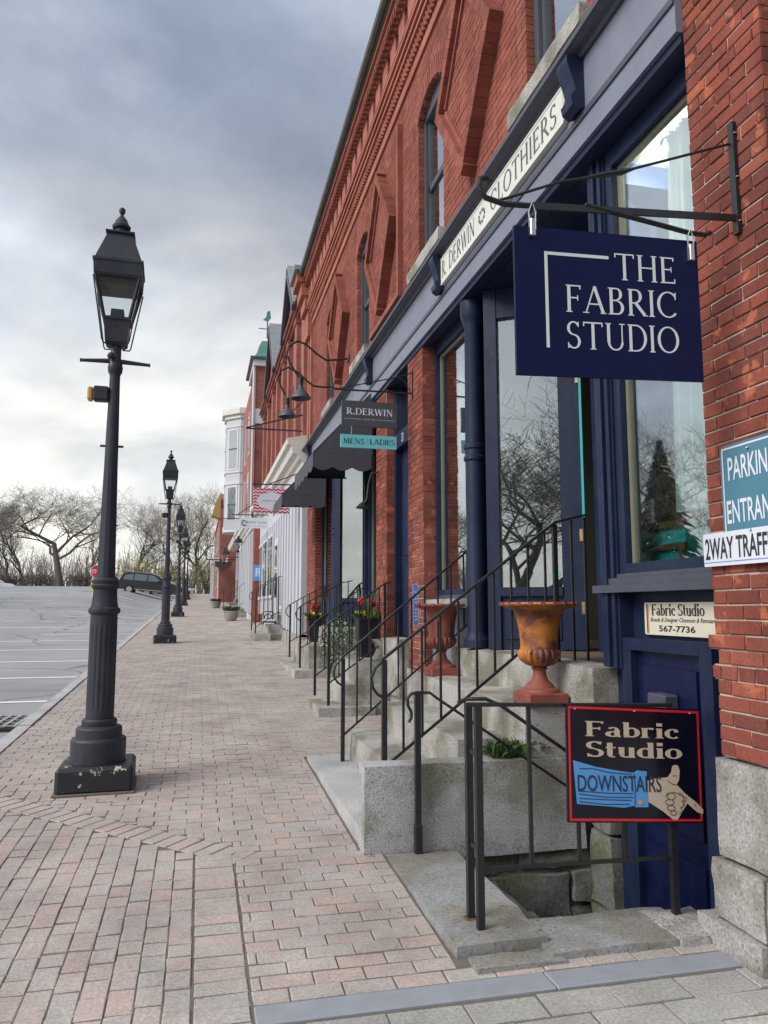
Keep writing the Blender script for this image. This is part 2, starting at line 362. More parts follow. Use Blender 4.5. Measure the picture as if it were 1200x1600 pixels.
simple('car_white', (0.62,0.64,0.68), 0.25, 0.05, 2)
simple('car_glass', (0.20,0.235,0.24), 0.08, 0.1, 2, metal=0.7)
simple('tyre', (0.012,0.012,0.012), 0.9, 0.2, 20)
simple('bark', (0.095,0.082,0.070), 0.95, 0.35, 3, 0.4, 20)
simple('twig', (0.165,0.142,0.122), 0.95, 0.3, 3)
simple('leaf', (0.045,0.10,0.025), 0.7, 0.45, 14)
simple('leaf_pale', (0.29,0.29,0.085), 0.8, 0.4, 2)
simple('needle', (0.045,0.075,0.035), 0.85, 0.4, 4)
simple('petal_red', (0.50,0.01,0.035), 0.6, 0.3, 30)
simple('petal_yellow', (0.68,0.34,0.015), 0.6, 0.25, 30)
simple('petal_white', (0.5,0.52,0.44), 0.7, 0.15, 30)
simple('pot', (0.007,0.009,0.018), 0.5, 0.2, 6)
simple('grass', (0.085,0.095,0.04), 0.95, 0.4, 0.5)
simple('moss', (0.13,0.12,0.025), 0.95, 0.3, 12, 0.4)
simple('line_paint', (0.72,0.72,0.71), 0.8, 0.12, 4, wear=(0.3,0.3,0.3), wamt=(0.66,0.76))
simple('amber', (0.48,0.27,0.07), 0.4, 0.1)
simple('stop_red', (0.55,0.01,0.04), 0.4, 0.1)
simple('lime', (0.70,0.78,0.02), 0.5, 0.1)
simple('brown_sign', (0.06,0.045,0.04), 0.6, 0.2)
simple('drain_dark', (0.01,0.01,0.01), 0.9, 0.1)
simple('yellow_wall', (0.42,0.27,0.10), 0.8, 0.15, 2)
simple('ceiling_paint', (0.09,0.095,0.10), 0.9, 0.05)
simple('bulb_holder', (0.02,0.022,0.026), 0.5, 0.1)
def asphalt():
    m, t, b, o = new_mat('asphalt'); p = pos(t)
    c = ramp(t, nz(t, 0.35, 5, 0.6), [(0.3, (0.23,0.235,0.245)), (0.7, (0.32,0.325,0.335))])
    c = mixc(t, 1.0, c, ramp(t, nz(t, 140, 3, 0.8), [(0.3, 0.72), (0.7, 1.25)]), 'MULTIPLY')
    mp_ = N(t, 'ShaderNodeMapping'); mp_.inputs['Scale'].default_value = (0.10, 0.9, 1); L(t, p, mp_.inputs[0])
    c = mixc(t, ramp(t, nz(t, 1.0, 4, 0.6, mp_.outputs[0], 0.4), [(0.60, 0.0), (0.68, 0.45)]), c, (0.11,0.11,0.115))
    vo = N(t, 'ShaderNodeTexVoronoi'); vo.feature = 'DISTANCE_TO_EDGE'; vo.inputs['Scale'].default_value = 0.22
    wv = N(t, 'ShaderNodeVectorMath', operation='ADD'); nn = N(t, 'ShaderNodeTexNoise'); nn.inputs['Scale'].default_value = 0.9; nn.inputs['Detail'].default_value = 5; L(t, p, nn.inputs['Vector']); L(t, p, wv.inputs[0]); L(t, nn.outputs['Color'], wv.inputs[1]); L(t, wv.outputs[0], vo.inputs['Vector'])
    c = mixc(t, ramp(t, vo.outputs['Distance'], [(0.0, 0.8), (0.012, 0.0)]), c, (0.07,0.07,0.07))
    c = mixc(t, ramp(t, nz(t, 0.9, 3, 0.5), [(0.66, 0.0), (0.72, 0.5)]), c, (0.09,0.09,0.095))
    L(t, c, b.inputs['Base Color']); scol(b, 'Roughness', 0.85); bump(t, b, nz(t, 140, 3, 0.8), 0.4, 0.004)
asphalt()
def brick_far(name, c1, c2, mo, course=0.067):
    m, t, b, o = new_mat(name); p = pos(t); s = N(t, 'ShaderNodeSeparateXYZ'); L(t, p, s.inputs[0])
    cb = N(t, 'ShaderNodeCombineXYZ'); L(t, mathn(t, 'ADD', s.outputs[0], s.outputs[1]), cb.inputs[0]); L(t, s.outputs[2], cb.inputs[1])
    bt = N(t, 'ShaderNodeTexBrick'); L(t, cb.outputs[0], bt.inputs[0]); bt.inputs['Scale'].default_value = 1
    bt.inputs['Color1'].default_value = (*c1, 1); bt.inputs['Color2'].default_value = (*c2, 1); bt.inputs['Mortar'].default_value = (*mo, 1)
    bt.inputs['Mortar Size'].default_value = 0.006; bt.inputs['Brick Width'].default_value = 0.215; bt.inputs['Row Height'].default_value = course
    c = mixc(t, 1.0, bt.outputs[0], ramp(t, nz(t, 1.4, 5, 0.6), [(0.3, 0.75), (0.7, 1.2)]), 'MULTIPLY')
    L(t, c, b.inputs['Base Color']); scol(b, 'Roughness', 0.9)
    bump(t, b, bt.outputs['Fac'], -0.5, 0.006)
brick_far('brick_flat', (0.32,0.100,0.070), (0.37,0.120,0.084), (0.30,0.14,0.11))
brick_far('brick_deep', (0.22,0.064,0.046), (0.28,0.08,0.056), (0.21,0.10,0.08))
brick_far('brick_far', (0.25,0.078,0.060), (0.30,0.098,0.074), (0.29,0.16,0.135))
def glass(name, base=0.10, gain=1.0, tint=(0.86,0.93,0.92), rough=0.0):
    m, t, b, o = new_mat(name); t.nodes.remove(b)
    g = N(t, 'ShaderNodeBsdfGlossy'); g.inputs['Roughness'].default_value = rough; g.inputs['Color'].default_value = (0.95,0.98,1,1)
    tr = N(t, 'ShaderNodeBsdfTransparent'); tr.inputs[0].default_value = (*tint, 1)
    fr = N(t, 'ShaderNodeLayerWeight'); fr.inputs[0].default_value = 0.5
    f = mathn(t, 'ADD', mathn(t, 'MULTIPLY', mathn(t, 'POWER', fr.outputs['Facing'], 3.0), gain), base, True)
    mx = N(t, 'ShaderNodeMixShader'); L(t, f, mx.inputs[0]); L(t, tr.outputs[0], mx.inputs[1]); L(t, g.outputs[0], mx.inputs[2]); L(t, mx.outputs[0], o.inputs[0])
    # slight waviness of old sheet glass
    bn = N(t, 'ShaderNodeBump'); bn.inputs['Strength'].default_value = 0.05; bn.inputs['Distance'].default_value = 0.02
    L(t, nz(t, 1.6, 2), bn.inputs['Height']); L(t, bn.outputs[0], g.inputs['Normal'])
glass('shop_glass', 0.25, 0.75)
glass('upper_glass', 0.30, 0.8, (0.55,0.6,0.62))
glass('lantern_glass', 0.05, 0.8, (0.92,0.94,0.93))
def emit(name, c, s):
    m, t, b, o = new_mat(name); scol(b, 'Base Color', c); b.inputs['Emission Color'].default_value = (*c, 1); b.inputs['Emission Strength'].default_value = s
emit('spot_lamp', (1.0,0.85,0.55), 6.0)
# ------------------------------------------------------------------ lettering
def sans(s, w, h, bold=0.0, skew=0.0):
    cu = bpy.data.curves.new('txt', 'FONT'); cu.body = s; cu.size = 1; cu.offset = bold; cu.resolution_u = 3; cu.shear = skew
    ob = bpy.data.objects.new('txt', cu); col.objects.link(ob); dg = bpy.context.evaluated_depsgraph_get(); dg.update()
    me = bpy.data.meshes.new_from_object(ob.evaluated_get(dg))
    P = [v.co.copy() for v in me.vertices]; F = [tuple(p.vertices) for p in me.polygons]
    bpy.data.objects.remove(ob); bpy.data.meshes.remove(me); bpy.data.curves.remove(cu)
    x0, x1 = min(p.x for p in P), max(p.x for p in P); y0, y1 = min(p.y for p in P), max(p.y for p in P)
    return [((p.x-x0)/(x1-x0)*w, (p.y-y0)/(y1-y0)*h) for p in P], F
class Pen:
    def __init__(s, t, n, sf): s.t, s.n, s.sf = t, n, sf; s.P = []; s.F = []; s.d = 0
    def add(s, pts, faces):
        b = len(s.P); s.d += 1; z = (s.d % 9)*0.00012
        s.P += [(x, y, z) for x, y in pts]; s.F += [tuple(b+i for i in f) for f in faces]
    def line(s, x0, y0, x1, y1, w):
        dx, dy = x1-x0, y1-y0; l = math.hypot(dx, dy); nx, ny = -dy/l*w/2, dx/l*w/2
        s.add([(x0-nx,y0-ny),(x1-nx,y1-ny),(x1+nx,y1+ny),(x0+nx,y0+ny)], [(0,1,2,3)])
    def arc(s, cx, cy, rx, ry, a0, a1, wt=None, wn=None):
        wt = s.t if wt is None else wt; wn = s.n if wn is None else wn; m = max(6, int(abs(a1-a0)/15)); pts = []; F = []
        for i in range(m+1):
            a = R(a0+(a1-a0)*i/m); w = wn+(wt-wn)*math.cos(a)**2
            for sg in (-1, 1): pts.append((cx+(rx+sg*w/2)*math.cos(a), cy+(ry+sg*w/2)*math.sin(a)))
        for i in range(m): F.append((2*i, 2*i+1, 2*i+3, 2*i+2) if a1 > a0 else (2*i, 2*i+2, 2*i+3, 2*i+1))
        s.add(pts, F)
    def ser(s, x, y, l=None):
        l = l or s.sf; h = s.n*0.7
        s.line(x-l/2, y+(h/2 if y < 0.5 else -h/2), x+l/2, y+(h/2 if y < 0.5 else -h/2), h)
    def stem(s, x, y0=0, y1=1, w=None, top=True, bot=True):
        s.line(x, y0, x, y1, w or s.t)
        if bot: s.ser(x, y0)
        if top: s.line(x-s.sf/2, y1-s.n*.35, x+s.sf/2, y1-s.n*.35, s.n*.7)
def glyph(p, c):
    t, n = p.t, p.n
    if c == 'T': p.stem(.40, top=False); p.line(0, 1-n/2, .80, 1-n/2, n); p.line(.02,.84,.03,1,n); p.line(.78,.84,.77,1,n); return .80
    if c == 'H': p.stem(.14); p.stem(.72); p.line(.14,.52,.72,.52,n); return .86
    if c in 'EF':
        p.stem(.14); p.line(.14,1-n/2,.58,1-n/2,n); p.line(.57,.85,.575,1,n); p.line(.14,.53,.48,.53,n); p.line(.475,.43,.475,.63,n*.8)
        if c == 'E': p.line(.14,n/2,.62,n/2,n); p.line(.61,0,.62,.18,n)
        return .66 if c == 'E' else .62
    if c == 'A': p.line(.07,0,.42,1,n); p.line(.42,1,.76,0,t); p.line(.20,.34,.64,.34,n); p.ser(.07,0); p.ser(.76,0); return .84
    if c == 'B': p.stem(.14); p.line(.14,1-n/2,.36,1-n/2,n); p.line(.14,.53,.38,.53,n); p.line(.14,n/2,.38,n/2,n); p.arc(.35,.765,.17,.235-n/2,-90,90); p.arc(.37,.265,.21,.265-n/2,-90,90); return .68
    if c in 'RP':
        p.stem(.14); p.line(.14,1-n/2,.36,1-n/2,n); p.line(.14,.48,.36,.48,n); p.arc(.35,.74,.19,.26-n/2,-90,90)
        if c == 'R': p.line(.34,.48,.70,.03,t); p.ser(.72,0,p.sf*.8)
        return .76 if c == 'R' else .62
    if c == 'I': p.stem(.13); return .26
    if c in 'CG':
        p.arc(.46,.5,.40,.5-n/2,42,318); p.line(.755,.70,.765,.97,n)
        if c == 'G': p.line(.74,.05,.74,.42,t); p.line(.6,.42,.86,.42,n)
        return .84
    if c == 'O': p.arc(.46,.5,.40,.5-n/2,0,360); return .92
    if c == 'S': p.arc(.29,.745,.205,.255-n/2,35,270,t*.9); p.arc(.29,.265,.225,.265-n/2,90,-145,t*.9); p.line(.475,.80,.485,.98,n); p.line(.08,.02,.075,.22,n); return .58
    if c == 'U': p.line(.14,.3,.14,1,t); p.line(.13-p.sf/2,1-n*.35,.13+p.sf/2,1-n*.35,n*.7); p.line(.70,.3,.70,1,n); p.line(.70-p.sf/2,1-n*.35,.70+p.sf/2,1-n*.35,n*.7); p.arc(.42,.31,.28,.31-n/2,180,360,t*.8,n); return .82
    if c == 'D': p.stem(.14); p.line(.14,1-n/2,.38,1-n/2,n); p.line(.14,n/2,.38,n/2,n); p.arc(.36,.5,.40,.5-n/2,-90,90); return .82
    if c == 'W': p.line(.06,1,.32,0,t); p.line(.32,0,.56,1,n); p.line(.56,1,.80,0,t); p.line(.80,0,1.04,1,n); p.line(0,1-n*.35,.18,1-n*.35,n*.7); p.line(.96,1-n*.35,1.12,1-n*.35,n*.7); return 1.1
    if c == 'N': p.line(.14,0,.14,1,n); p.ser(.14,0); p.line(.12,1,.74,0,t); p.line(.74,0,.74,1,n); p.line(.64,1-n*.35,.84,1-n*.35,n*.7); p.line(.02,1-n*.35,.16,1-n*.35,n*.7); return .88
    if c == 'M': p.line(.12,0,.15,1,n); p.ser(.12,0); p.line(.15,1,.48,.05,t); p.line(.48,.05,.80,1,n); p.line(.80,1,.84,0,t); p.ser(.84,0); return .98
    if c == 'L': p.stem(.14); p.line(.14,n/2,.58,n/2,n); p.line(.57,0,.585,.2,n); return .62
    if c == '.': p.line(.08,0,.08,t*1.1,t*1.1); return .2
    if c == '|': p.line(.1,-.05,.1,1.05,n*.6); return .2
    # lower case, x-height .66
    if c == 'a': p.line(.40,.06,.40,.46,t); p.arc(.26,.44,.14,.22-n/2,0,150,t*.8); p.arc(.25,.19,.17,.19-n/2,60,330,t); p.line(.40,.06,.52,.04,n*1.3); return .54
    if c in 'bd':
        if c == 'b': p.line(.12,0,.12,1,t); p.line(0,1-n*.5,.12,1-n*.5,n); p.arc(.30,.33,.20,.33-n/2,-140,140); return .58
        p.line(.46,0,.46,1,t); p.line(.34,1-n*.5,.46,1-n*.5,n); p.line(.46,n/2,.58,n/2,n); p.arc(.27,.33,.20,.33-n/2,40,320); return .60
    if c == 'r': p.line(.12,0,.12,.66,t); p.line(0,.66-n/2,.12,.66-n/2,n); p.ser(.12,0,p.sf); p.arc(.28,.46,.13,.19,70,160,t*.7); p.line(.36,.56,.36,.68,t*.8); return .46
    if c == 'i': p.line(.12,0,.12,.66,t); p.line(0,.66-n/2,.12,.66-n/2,n); p.ser(.12,0,p.sf); p.line(.12,.80,.12,.80+t*1.1,t*1.1); return .26
    if c == 'c': p.arc(.28,.33,.21,.33-n/2,50,315); p.line(.40,.44,.40,.56,t*.8); return .50
    if c == 't': p.line(.16,.14,.16,.92,t); p.line(.02,.66-n/2,.36,.66-n/2,n); p.arc(.27,.15,.11,.15-n/2,180,300,t*.8); return .38
    if c == 'u': p.line(.12,.2,.12,.66,t); p.line(0,.66-n/2,.12,.66-n/2,n); p.line(.46,0,.46,.66,t); p.line(.36,.66-n/2,.46,.66-n/2,n); p.line(.46,n/2,.58,n/2,n); p.arc(.28,.19,.16,.19-n/2,180,345,t*.8); return .60
    if c == 'o': p.arc(.28,.33,.21,.33-n/2,0,360); return .56
    return .3
def serif(s, w, h, t=.13, n=.05, sf=.24, gap=.10):
    P = []; F = []; x = 0; k = 0
    for c in s:
        p = Pen(t, n, sf); adv = glyph(p, c); b = len(P); k += 1
        P += [(a+x, bb, z) for a, bb, z in p.P]; F += [tuple(b+i for i in f) for f in p.F]; x += adv+gap
    x -= gap
    return [(a/x*w, bb*h, z) for a, bb, z in P], F
def pad_board(root, name, m, O, U, Vv, Nn, w, h, t, r=0.0):
    # flat board with optional rounded corners; O = lower left corner on the front face
    if r <= 0: pts = [(0,0),(w,0),(w,h),(0,h)]
    else:
        pts = []
        for cx, cy, a0 in ((w-r,r,-90),(w-r,h-r,0),(r,h-r,90),(r,r,180)):
            for i in range(6): a = R(a0+18*i); pts.append((cx+r*math.cos(a), cy+r*math.sin(a)))
    mb = MB(); mb.prism(pts, O, U, Vv, Nn, -t, 0); return mb.build(name, m, root)
def frame_line(mb, O, U, Vv, Nn, w, h, inset, t, off, r=0.0):
    a = inset
    for (x0, x1, y0, y1) in ((a,w-a,a,a+t),(a,w-a,h-a-t,h-a),(a,a+t,a+t,h-a-t),(w-a-t,w-a,a+t,h-a-t)):
        mb.flat([(x0,y0),(x1,y0),(x1,y1),(x0,y1)], [(0,1,2,3)], O, U, Vv, Nn, off)
def put(root, name, m, tm, O, U, Vv, Nn, x, y, off=0.002):
    mb = MB(); mb.flat([(p[0]+x, p[1]+y)+tuple(p[2:]) for p in tm[0]], tm[1], O, U, Vv, Nn, off); return mb.build(name, m, root)
# ------------------------------------------------------------------ ground, lot, kerb, paving
def sheet(name, pts, m, parent=None, **tags):
    mb = MB(); mb.poly(pts, [tuple(range(len(pts)))]); return mb.build(name, m, parent, **tags)
KX = -1.72
def sst(a): a = max(0, min(1, a)); return a*a*(3-2*a)
def lotz(x, y):
    return gz(y)-0.12+min(0.85, 0.03*max(0, y-27))*sst((-2-x)/4.5)
def grid_sheet(name, xs, ys, zf, m, **tags):
    mb = MB(); P = [(x, y, zf(x, y)) for y in ys for x in xs]; n = len(xs)
    mb.poly(P, [(j*n+i, j*n+i+1, (j+1)*n+i+1, (j+1)*n+i) for j in range(len(ys)-1) for i in range(n-1)])
    return mb.build(name, m, smooth=60, **tags)
def terz(x, y):
    base = gz(min(max(y, -60), 90))-1.3+0.012*max(0, y-90)
    if x < -1.75 and y > 88: base = lotz(x, 88)+0.02+0.008*(y-88)
    return base
grid_sheet('ground', [-900,-300,-120,-60,-30,-15,-8,-5,-3,-1.75,-1.7,4,12,40,120,400,900], [-300,-60,-10,0,20,40,60,80,87.9,88.1,100,120,160,260,500,1200], terz, 'grass', kind='structure')
xs = [-70,-45,-30,-20,-14,-10,-8,-6.5,-5.5,-4.8,-4.2,-3.6,-3,-2.5,-2.1,KX-0.13]
lot = grid_sheet('parking_lot', xs, [-30,-10]+list(range(0, 89, 4)), lotz, 'asphalt', kind='structure')
def lot_line(x0, x1, y, w=0.1, dy=0.0, n=5):
    mb = MB()
    for i in range(n):
        a, b = x0+(x1-x0)*i/n, x0+(x1-x0)*(i+1)/n; ya, yb = y+dy*i/n, y+dy*(i+1)/n
        mb.poly([(a,ya,lotz(a,ya)+0.006),(b,yb,lotz(b,yb)+0.006),(b,yb+w,lotz(b,yb+w)+0.006),(a,ya+w,lotz(a,ya+w)+0.006)], [(0,1,2,3)])
    mb.build('parking_line', 'line_paint', lot)
for k in range(9): lot_line(-7.0, KX-0.3, 8.95+2.75*k, 0.13)
for k in range(10): lot_line(-26.0, -13.5, 13.0+3.4*k, 0.13)
for k in range(9): lot_line(-3.4-1.9, -2.3, 33.8+2.75*k, 0.12, -1.6, 4)
lot_line(-26, -5, 44, 0.14, 0, 8); lot_line(-20, -3.2, 52, 0.14, 0, 8)
# kerb of long granite stones
kerb = bpy.data.objects.new('kerb', None); col.objects.link(kerb); kerb['kind'] = 'structure'; WLOC[kerb] = V3((0,0,0))
y = -6.0; rk = random.Random(3)
while y < 88:
    l = rk.uniform(1.5, 2.3); j = rk.uniform(-0.006, 0.006)
    mb = MB(); x0, x1 = KX-0.15+j, KX-0.005; za, zb = gz(y)+0.012+j, gz(y+l)+0.012+j
    P = []
    for yy, zz in ((y+0.006, za), (y+l-0.006, zb)):
        P += [(x0-0.012, yy, zz-0.35), (x1, yy, zz-0.35), (x1, yy, zz), (x0+0.014, yy, zz), (x0, yy, zz-0.014)]
    mb.poly(P, [(0,1,2,3,4),(9,8,7,6,5)]+[(i, 5+i, 5+(i+1) % 5, (i+1) % 5) for i in range(5)])
    mb.build('kerb_stone', 'granite_kerb', kerb); y += l
# storm drain grate
dr = thing('storm_drain', (-2.35, 10.1, lotz(-2.35, 10.1)), 'iron storm drain grate set in the asphalt against the kerb', 'drain grate')
g0 = lotz(-2.35, 10.1)
MB().box(-2.85,-1.93,9.55,10.62,g0-0.02,g0+0.002+0.02).build('frame', 'iron', dr)
mb = MB(); mb.box(-2.80,-1.98,9.60,10.57,g0+0.023,g0+0.026); mb.build('shaft_shade', 'drain_dark', dr)  # black sheet below the bars, darkness of the opening put into colour
for i in range(8): MB().box(-2.80+i*0.115,-2.765+i*0.115,9.60,10.57,g0+0.027,g0+0.045).build('grate_bar', 'steel', dr)
for i in range(4): MB().box(-2.80,-1.98,9.62+i*0.23,9.65+i*0.23,g0+0.027,g0+0.043).build('cross_bar', 'steel', dr)
# sidewalk bed (leaves the stairwell open)
sw = bpy.data.objects.new('sidewalk', None); col.objects.link(sw); sw['kind'] = 'structure'; WLOC[sw] = V3((0,0,0))
def bed(x0, x1, y0, y1, nm='paving_bed', m='joint'):
    mb = MB(); a, b = gz(y0)-0.0055, gz(y1)-0.0055
    mb.poly([(x0,y0,a),(x1,y0,a),(x1,y1,b),(x0,y1,b),(x0,y0,a-0.5),(x1,y0,a-0.5),(x1,y1,b-0.5),(x0,y1,b-0.5)], [(0,1,2,3),(0,4,5,1),(1,5,6,2),(2,6,7,3),(3,7,4,0)])
    mb.build(nm, m, sw)
bed(KX-0.005, 1.50, 3.0, 30); bed(1.50, 2.6, 4.66, 30); bed(1.50, 2.35, 3.0, 3.5); bed(KX-0.005, 12, -8, 3.0); bed(KX-0.005, 2.6, 30, 88, 'far_paving', 'paver_tan')
PAV = []     # x0,x1,y0,y1,material
PIT = (1.0, 2.6, 3.17, 4.7)
def clipped(x0, x1, y0, y1):
    # flagstones of the stairwell take over inside this box
    if y0 < 3.17+0.02: return (x0, x1, y0, y1)
    if y0 < 4.62 and x1 > 1.10:
        return (x0, 1.095, y0, y1) if x0 < 1.04 else None
    if 4.60 <= y0 < 7.1 and x1 > 0.975: return (x0, 0.972, y0, y1) if x0 < 0.93 else None
    return (x0, x1, y0, y1)
def diag(x): return 6.02-(x+1.295)*(1.31/1.443)     # lower edge of the ramp border
pr = random.Random(11)
def addp(x0, x1, y0, y1, m):
    c = clipped(x0, x1, y0, y1)
    if c and c[1]-c[0] > 0.03 and c[3]-c[2] > 0.03: PAV.append((*c, m))
XM = 2.40
# running bond, long side across the walk
bw, bl = 0.104, 0.211
row = 0; y = 3.135
while y < 30:
    off = (row % 2)*bl/2+pr.uniform(-0.012, 0.012); x = KX-bl+off
    while x < XM:
        a, b = max(x, KX), min(x+bl, XM)
        pm = 'paver' if (y < 7.4 or pr.random() < 0.25) else 'paver_tan'
        if a >= 0.243 or y > 6.8: addp(a, b, y, y+bw, pm)
        else:
            if b > 0.243 and y < 5.0: addp(0.243, b, y, y+bw, pm); b = 0.243
            lo = diag(a)+0.285
            if y >= lo: addp(a, b, y, y+bw, pm)
            else:
                h_ = (a+b)/2
                for (p_, q_) in ((a, h_), (h_, b)):
                    lo = diag((p_+q_)/2)+0.285
                    if y+bw > lo: addp(p_, q_, max(y, lo), y+bw, pm)
        x += bl
    row += 1; y += bw
# soldier column beside the ramp
y = 2.62-0.104*40
while y < 4.72: addp(0.022, 0.236, y, y+bw, 'paver'); y += bw
# ramp: long side along the walk
x = 0.016-bw; ci = 0
while x > KX-0.1:
    a = max(x, KX); y = -1.5+(ci % 2)*0.1+pr.uniform(-0.03, 0.03); top = diag((a+x+bw)/2)
    while y < top:
        l_ = pr.choice((0.12,0.14,0.155,0.18)); y1 = min(y+l_, top)
        if y1-y > 0.05: addp(a, x+bw, y, y1, 'paver')
        y += l_
    ci += 1; x -= bw
# two rows against the granite strip and the strip itself
PAVG = []
rowy = 2.985; k = 0
y = 2.98
while y > -0.5:
    d = 0.158; x = 0.42+(k % 2)*0.15-3
    while x < 6:
        a, b = max(x, 0.245), x+0.30
        if b-a > 0.04 and y < 2.99: PAVG.append((a, b, y-d, y, 'paver_grey'))
        x += 0.30
    y -= d; k += 1
x = -2.0
def paver_mesh(w, d, nm, m, rr):
    mb = MB(); c = 0.0035; hw, hd = w/2-0.0026, d/2-0.0042; t = 0.0; b = -0.05
    P = [(-hw,-hd,b),(hw,-hd,b),(hw,hd,b),(-hw,hd,b),(-hw,-hd,t-0.0035),(hw,-hd,t-0.0035),(hw,hd,t-0.0035),(-hw,hd,t-0.0035),(-hw+c,-hd+c,t),(hw-c,-hd+c,t),(hw-c,hd-c,t),(-hw+c,hd-c,t)]
    P = [(px+rr.uniform(-.0025,.0025), py+rr.uniform(-.0025,.0025), pz) for px, py, pz in P]
    return P, [(0,1,5,4),(1,2,6,5),(2,3,7,6),(3,0,4,7),(4,5,9,8),(5,6,10,9),(6,7,11,10),(7,4,8,11),(8,9,10,11)]
# the 300 pavers that show largest become objects, the rest one field per colour
def vis(p):
    v = Vector(((p[0]+p[1])/2, (p[2]+p[3])/2, gz((p[2]+p[3])/2)))-Vector((0,0,1.6)); z = v.dot(FW)
    if z < 0.5: return -1
    px, py = 600+1200*v.dot(RT)/z, 800-1200*v.dot(UP)/z
    if not (-20 < px < 1220 and py < 1620): return -1
    if px > 870 and py < 1475: return -1
    return (p[1]-p[0])*(p[3]-p[2])/(z*z*z)
allp = PAV+PAVG; order = sorted(range(len(allp)), key=lambda i: -vis(allp[i])); top300 = set(order[:300])
pmesh = {}; fields = {}
ramp_tilt = Matrix.Rotation(math.atan(SL), 3, 'X')
prr = random.Random(5)
for i, p in enumerate(allp):
    w, d = p[1]-p[0], p[3]-p[2]; cx, cy = (p[0]+p[1])/2, (p[2]+p[3])/2; z = gz(cy)+prr.uniform(-0.0035, 0.0025)
    rz, rx, ry = prr.uniform(-.012,.012), prr.uniform(-.008,.008), prr.uniform(-.008,.008)
    if i in top300:
        key = (round(w, 2), round(d, 2), p[4], prr.randrange(3))
        if key not in pmesh:
            P, F = paver_mesh(w, d, 'paver', p[4], prr); me = bpy.data.meshes.new('paver'); me.from_pydata(P, [], F); me.materials.append(MATS[p[4]]); pmesh[key] = me
        o = bpy.data.objects.new('paver', pmesh[key]); col.objects.link(o); o.parent = sw; o.location = (cx, cy, z); o.rotation_euler = (math.atan(SL)+rx, ry, rz)
    else:
        mb = fields.setdefault(p[4], MB()); mb.rv = prr.random()
        P, F = paver_mesh(w, d, '', '', prr); M3 = Matrix.Rotation(rz, 3, 'Z') @ Matrix.Rotation(math.atan(SL)+rx, 3, 'X') @ Matrix.Rotation(ry, 3, 'Y')
        mb.poly([M3 @ Vector(q)+Vector((cx, cy, z)) for q in P], F)
for m, mb in fields.items(): mb.build('paver_field', m, sw, kind='stuff')
# diagonal border of the ramp
u = Vector((1.443,-1.31,0)).normalized(); nrm_ = Vector((1.31,1.443,0)).normalized(); Ld = math.hypot(1.443,1.31); q = -0.45
while q < Ld+0.02:
    c = Vector((-1.295,6.02,0))+u*(q+0.052)+nrm_*0.107; c.z = gz(c.y)
    if c.x > KX+0.1:
        P, F = paver_mesh(0.104, 0.208, '', '', prr); key = ('border', prr.randrange(3))
        if key not in pmesh:
            me = bpy.data.meshes.new('border_paver'); me.from_pydata(P, [], F); me.materials.append(MATS['paver']); pmesh[key] = me
        o = bpy.data.objects.new('border_paver', pmesh[key]); col.objects.link(o); o.parent = sw; o.location = c; o.rotation_euler = (math.atan(SL), 0, math.atan2(u.y, u.x))
    q += 0.105
# flush granite strip between walk and driveway
mb = MB(); rs = random.Random(2)
for i, (a, b) in enumerate([(0.245,1.42),(1.425,2.62),(2.625,3.9),(3.905,6)]):
    mb = MB(); mb.cbox(a, b, 2.992, 3.128, gz(3.06)-0.1, gz(3.06)+0.004, 0.005); mb.build('flush_kerb_stone', 'flush_strip', sw)
# ------------------------------------------------------------------ the long brick building with the two shops
B = thing('brick_building', (W, 9.8, 0.3), 'long two storey red brick commercial block with navy shopfronts and corbelled cornice', 'building')
BL, CH, JT = 0.205, 0.067, 0.008
br = random.Random(21)
def brick_wall(bm, mm, O, U, Nn, z0, z1, solid, depth=0.12, jt=JT, bl=BL, joff=0.0, single=None, proud=0.004, msize=0.006):
    """courses of bricks on the plane through O spanned by U and z; solid(z) -> solid intervals along U. single = list that takes bricks to be built one by one"""
    O, U, Nn = V3(O), V3(U), V3(Nn); n = int(round((z1-z0)/CH))
    for k in range(n):
        za = z0+k*CH; zb = za+CH; zm = (za+zb)/2
        head = (k % 6 == 5)
        L_ = (bl/2-0.002) if head else bl
        for (a, b) in solid(zm):
            if b-a < 0.02: continue
            if mm is not None:
                p0 = O+U*(a+0.004)-Nn*depth; p1 = O+U*(b-0.004)-Nn*msize
                mm.box(min(p0.x,p1.x),max(p0.x,p1.x),min(p0.y,p1.y),max(p0.y,p1.y),za,zb)
            s = a-(((a-joff)+ (k % 2)*(L_+jt)/2) % (L_+jt))
            while s < b:
                x0, x1 = max(s, a), min(s+L_, b)
                if b-x1 < 0.045: x1 = b
                if s+L_ < a+0.045: s += L_+jt; continue
                if 0 < x0-a < 0.05: x0 = a
                if x1-x0 > 0.025:
                    pr_ = proud*br.random(); tz = br.uniform(-.0015,.0015)
                    if single is not None: single.append((O+U*((x0+x1)/2)+Nn*pr_, x1-x0, zm+tz, U, Nn))
                    else:
                        bm.rv = br.random(); p0 = O+U*x0-Nn*(depth-0.004); p1 = O+U*x1+Nn*pr_
                        bm.box(min(p0.x,p1.x),max(p0.x,p1.x),min(p0.y,p1.y),max(p0.y,p1.y),za+jt/2+tz,zb-jt/2+tz)
                s += L_+jt
MXN = (-1,0,0); UY = (0,1,0)
stuff_low, mort_low, stuff_up, mort_up = MB(), MB(), MB(), MB()
single = []
# corner pier, brick by brick
brick_wall(None, mort_low, (W,0,0), UY, MXN, 0.944, 5.17, lambda z: [(2.60, 3.115+(0.045 if 1.40 < z < 1.47 else -0.02 if 1.33 < z < 1.40 else 0.025 if 1.27 < z < 1.34 else 0))], 0.5, single=single, joff=2.60)
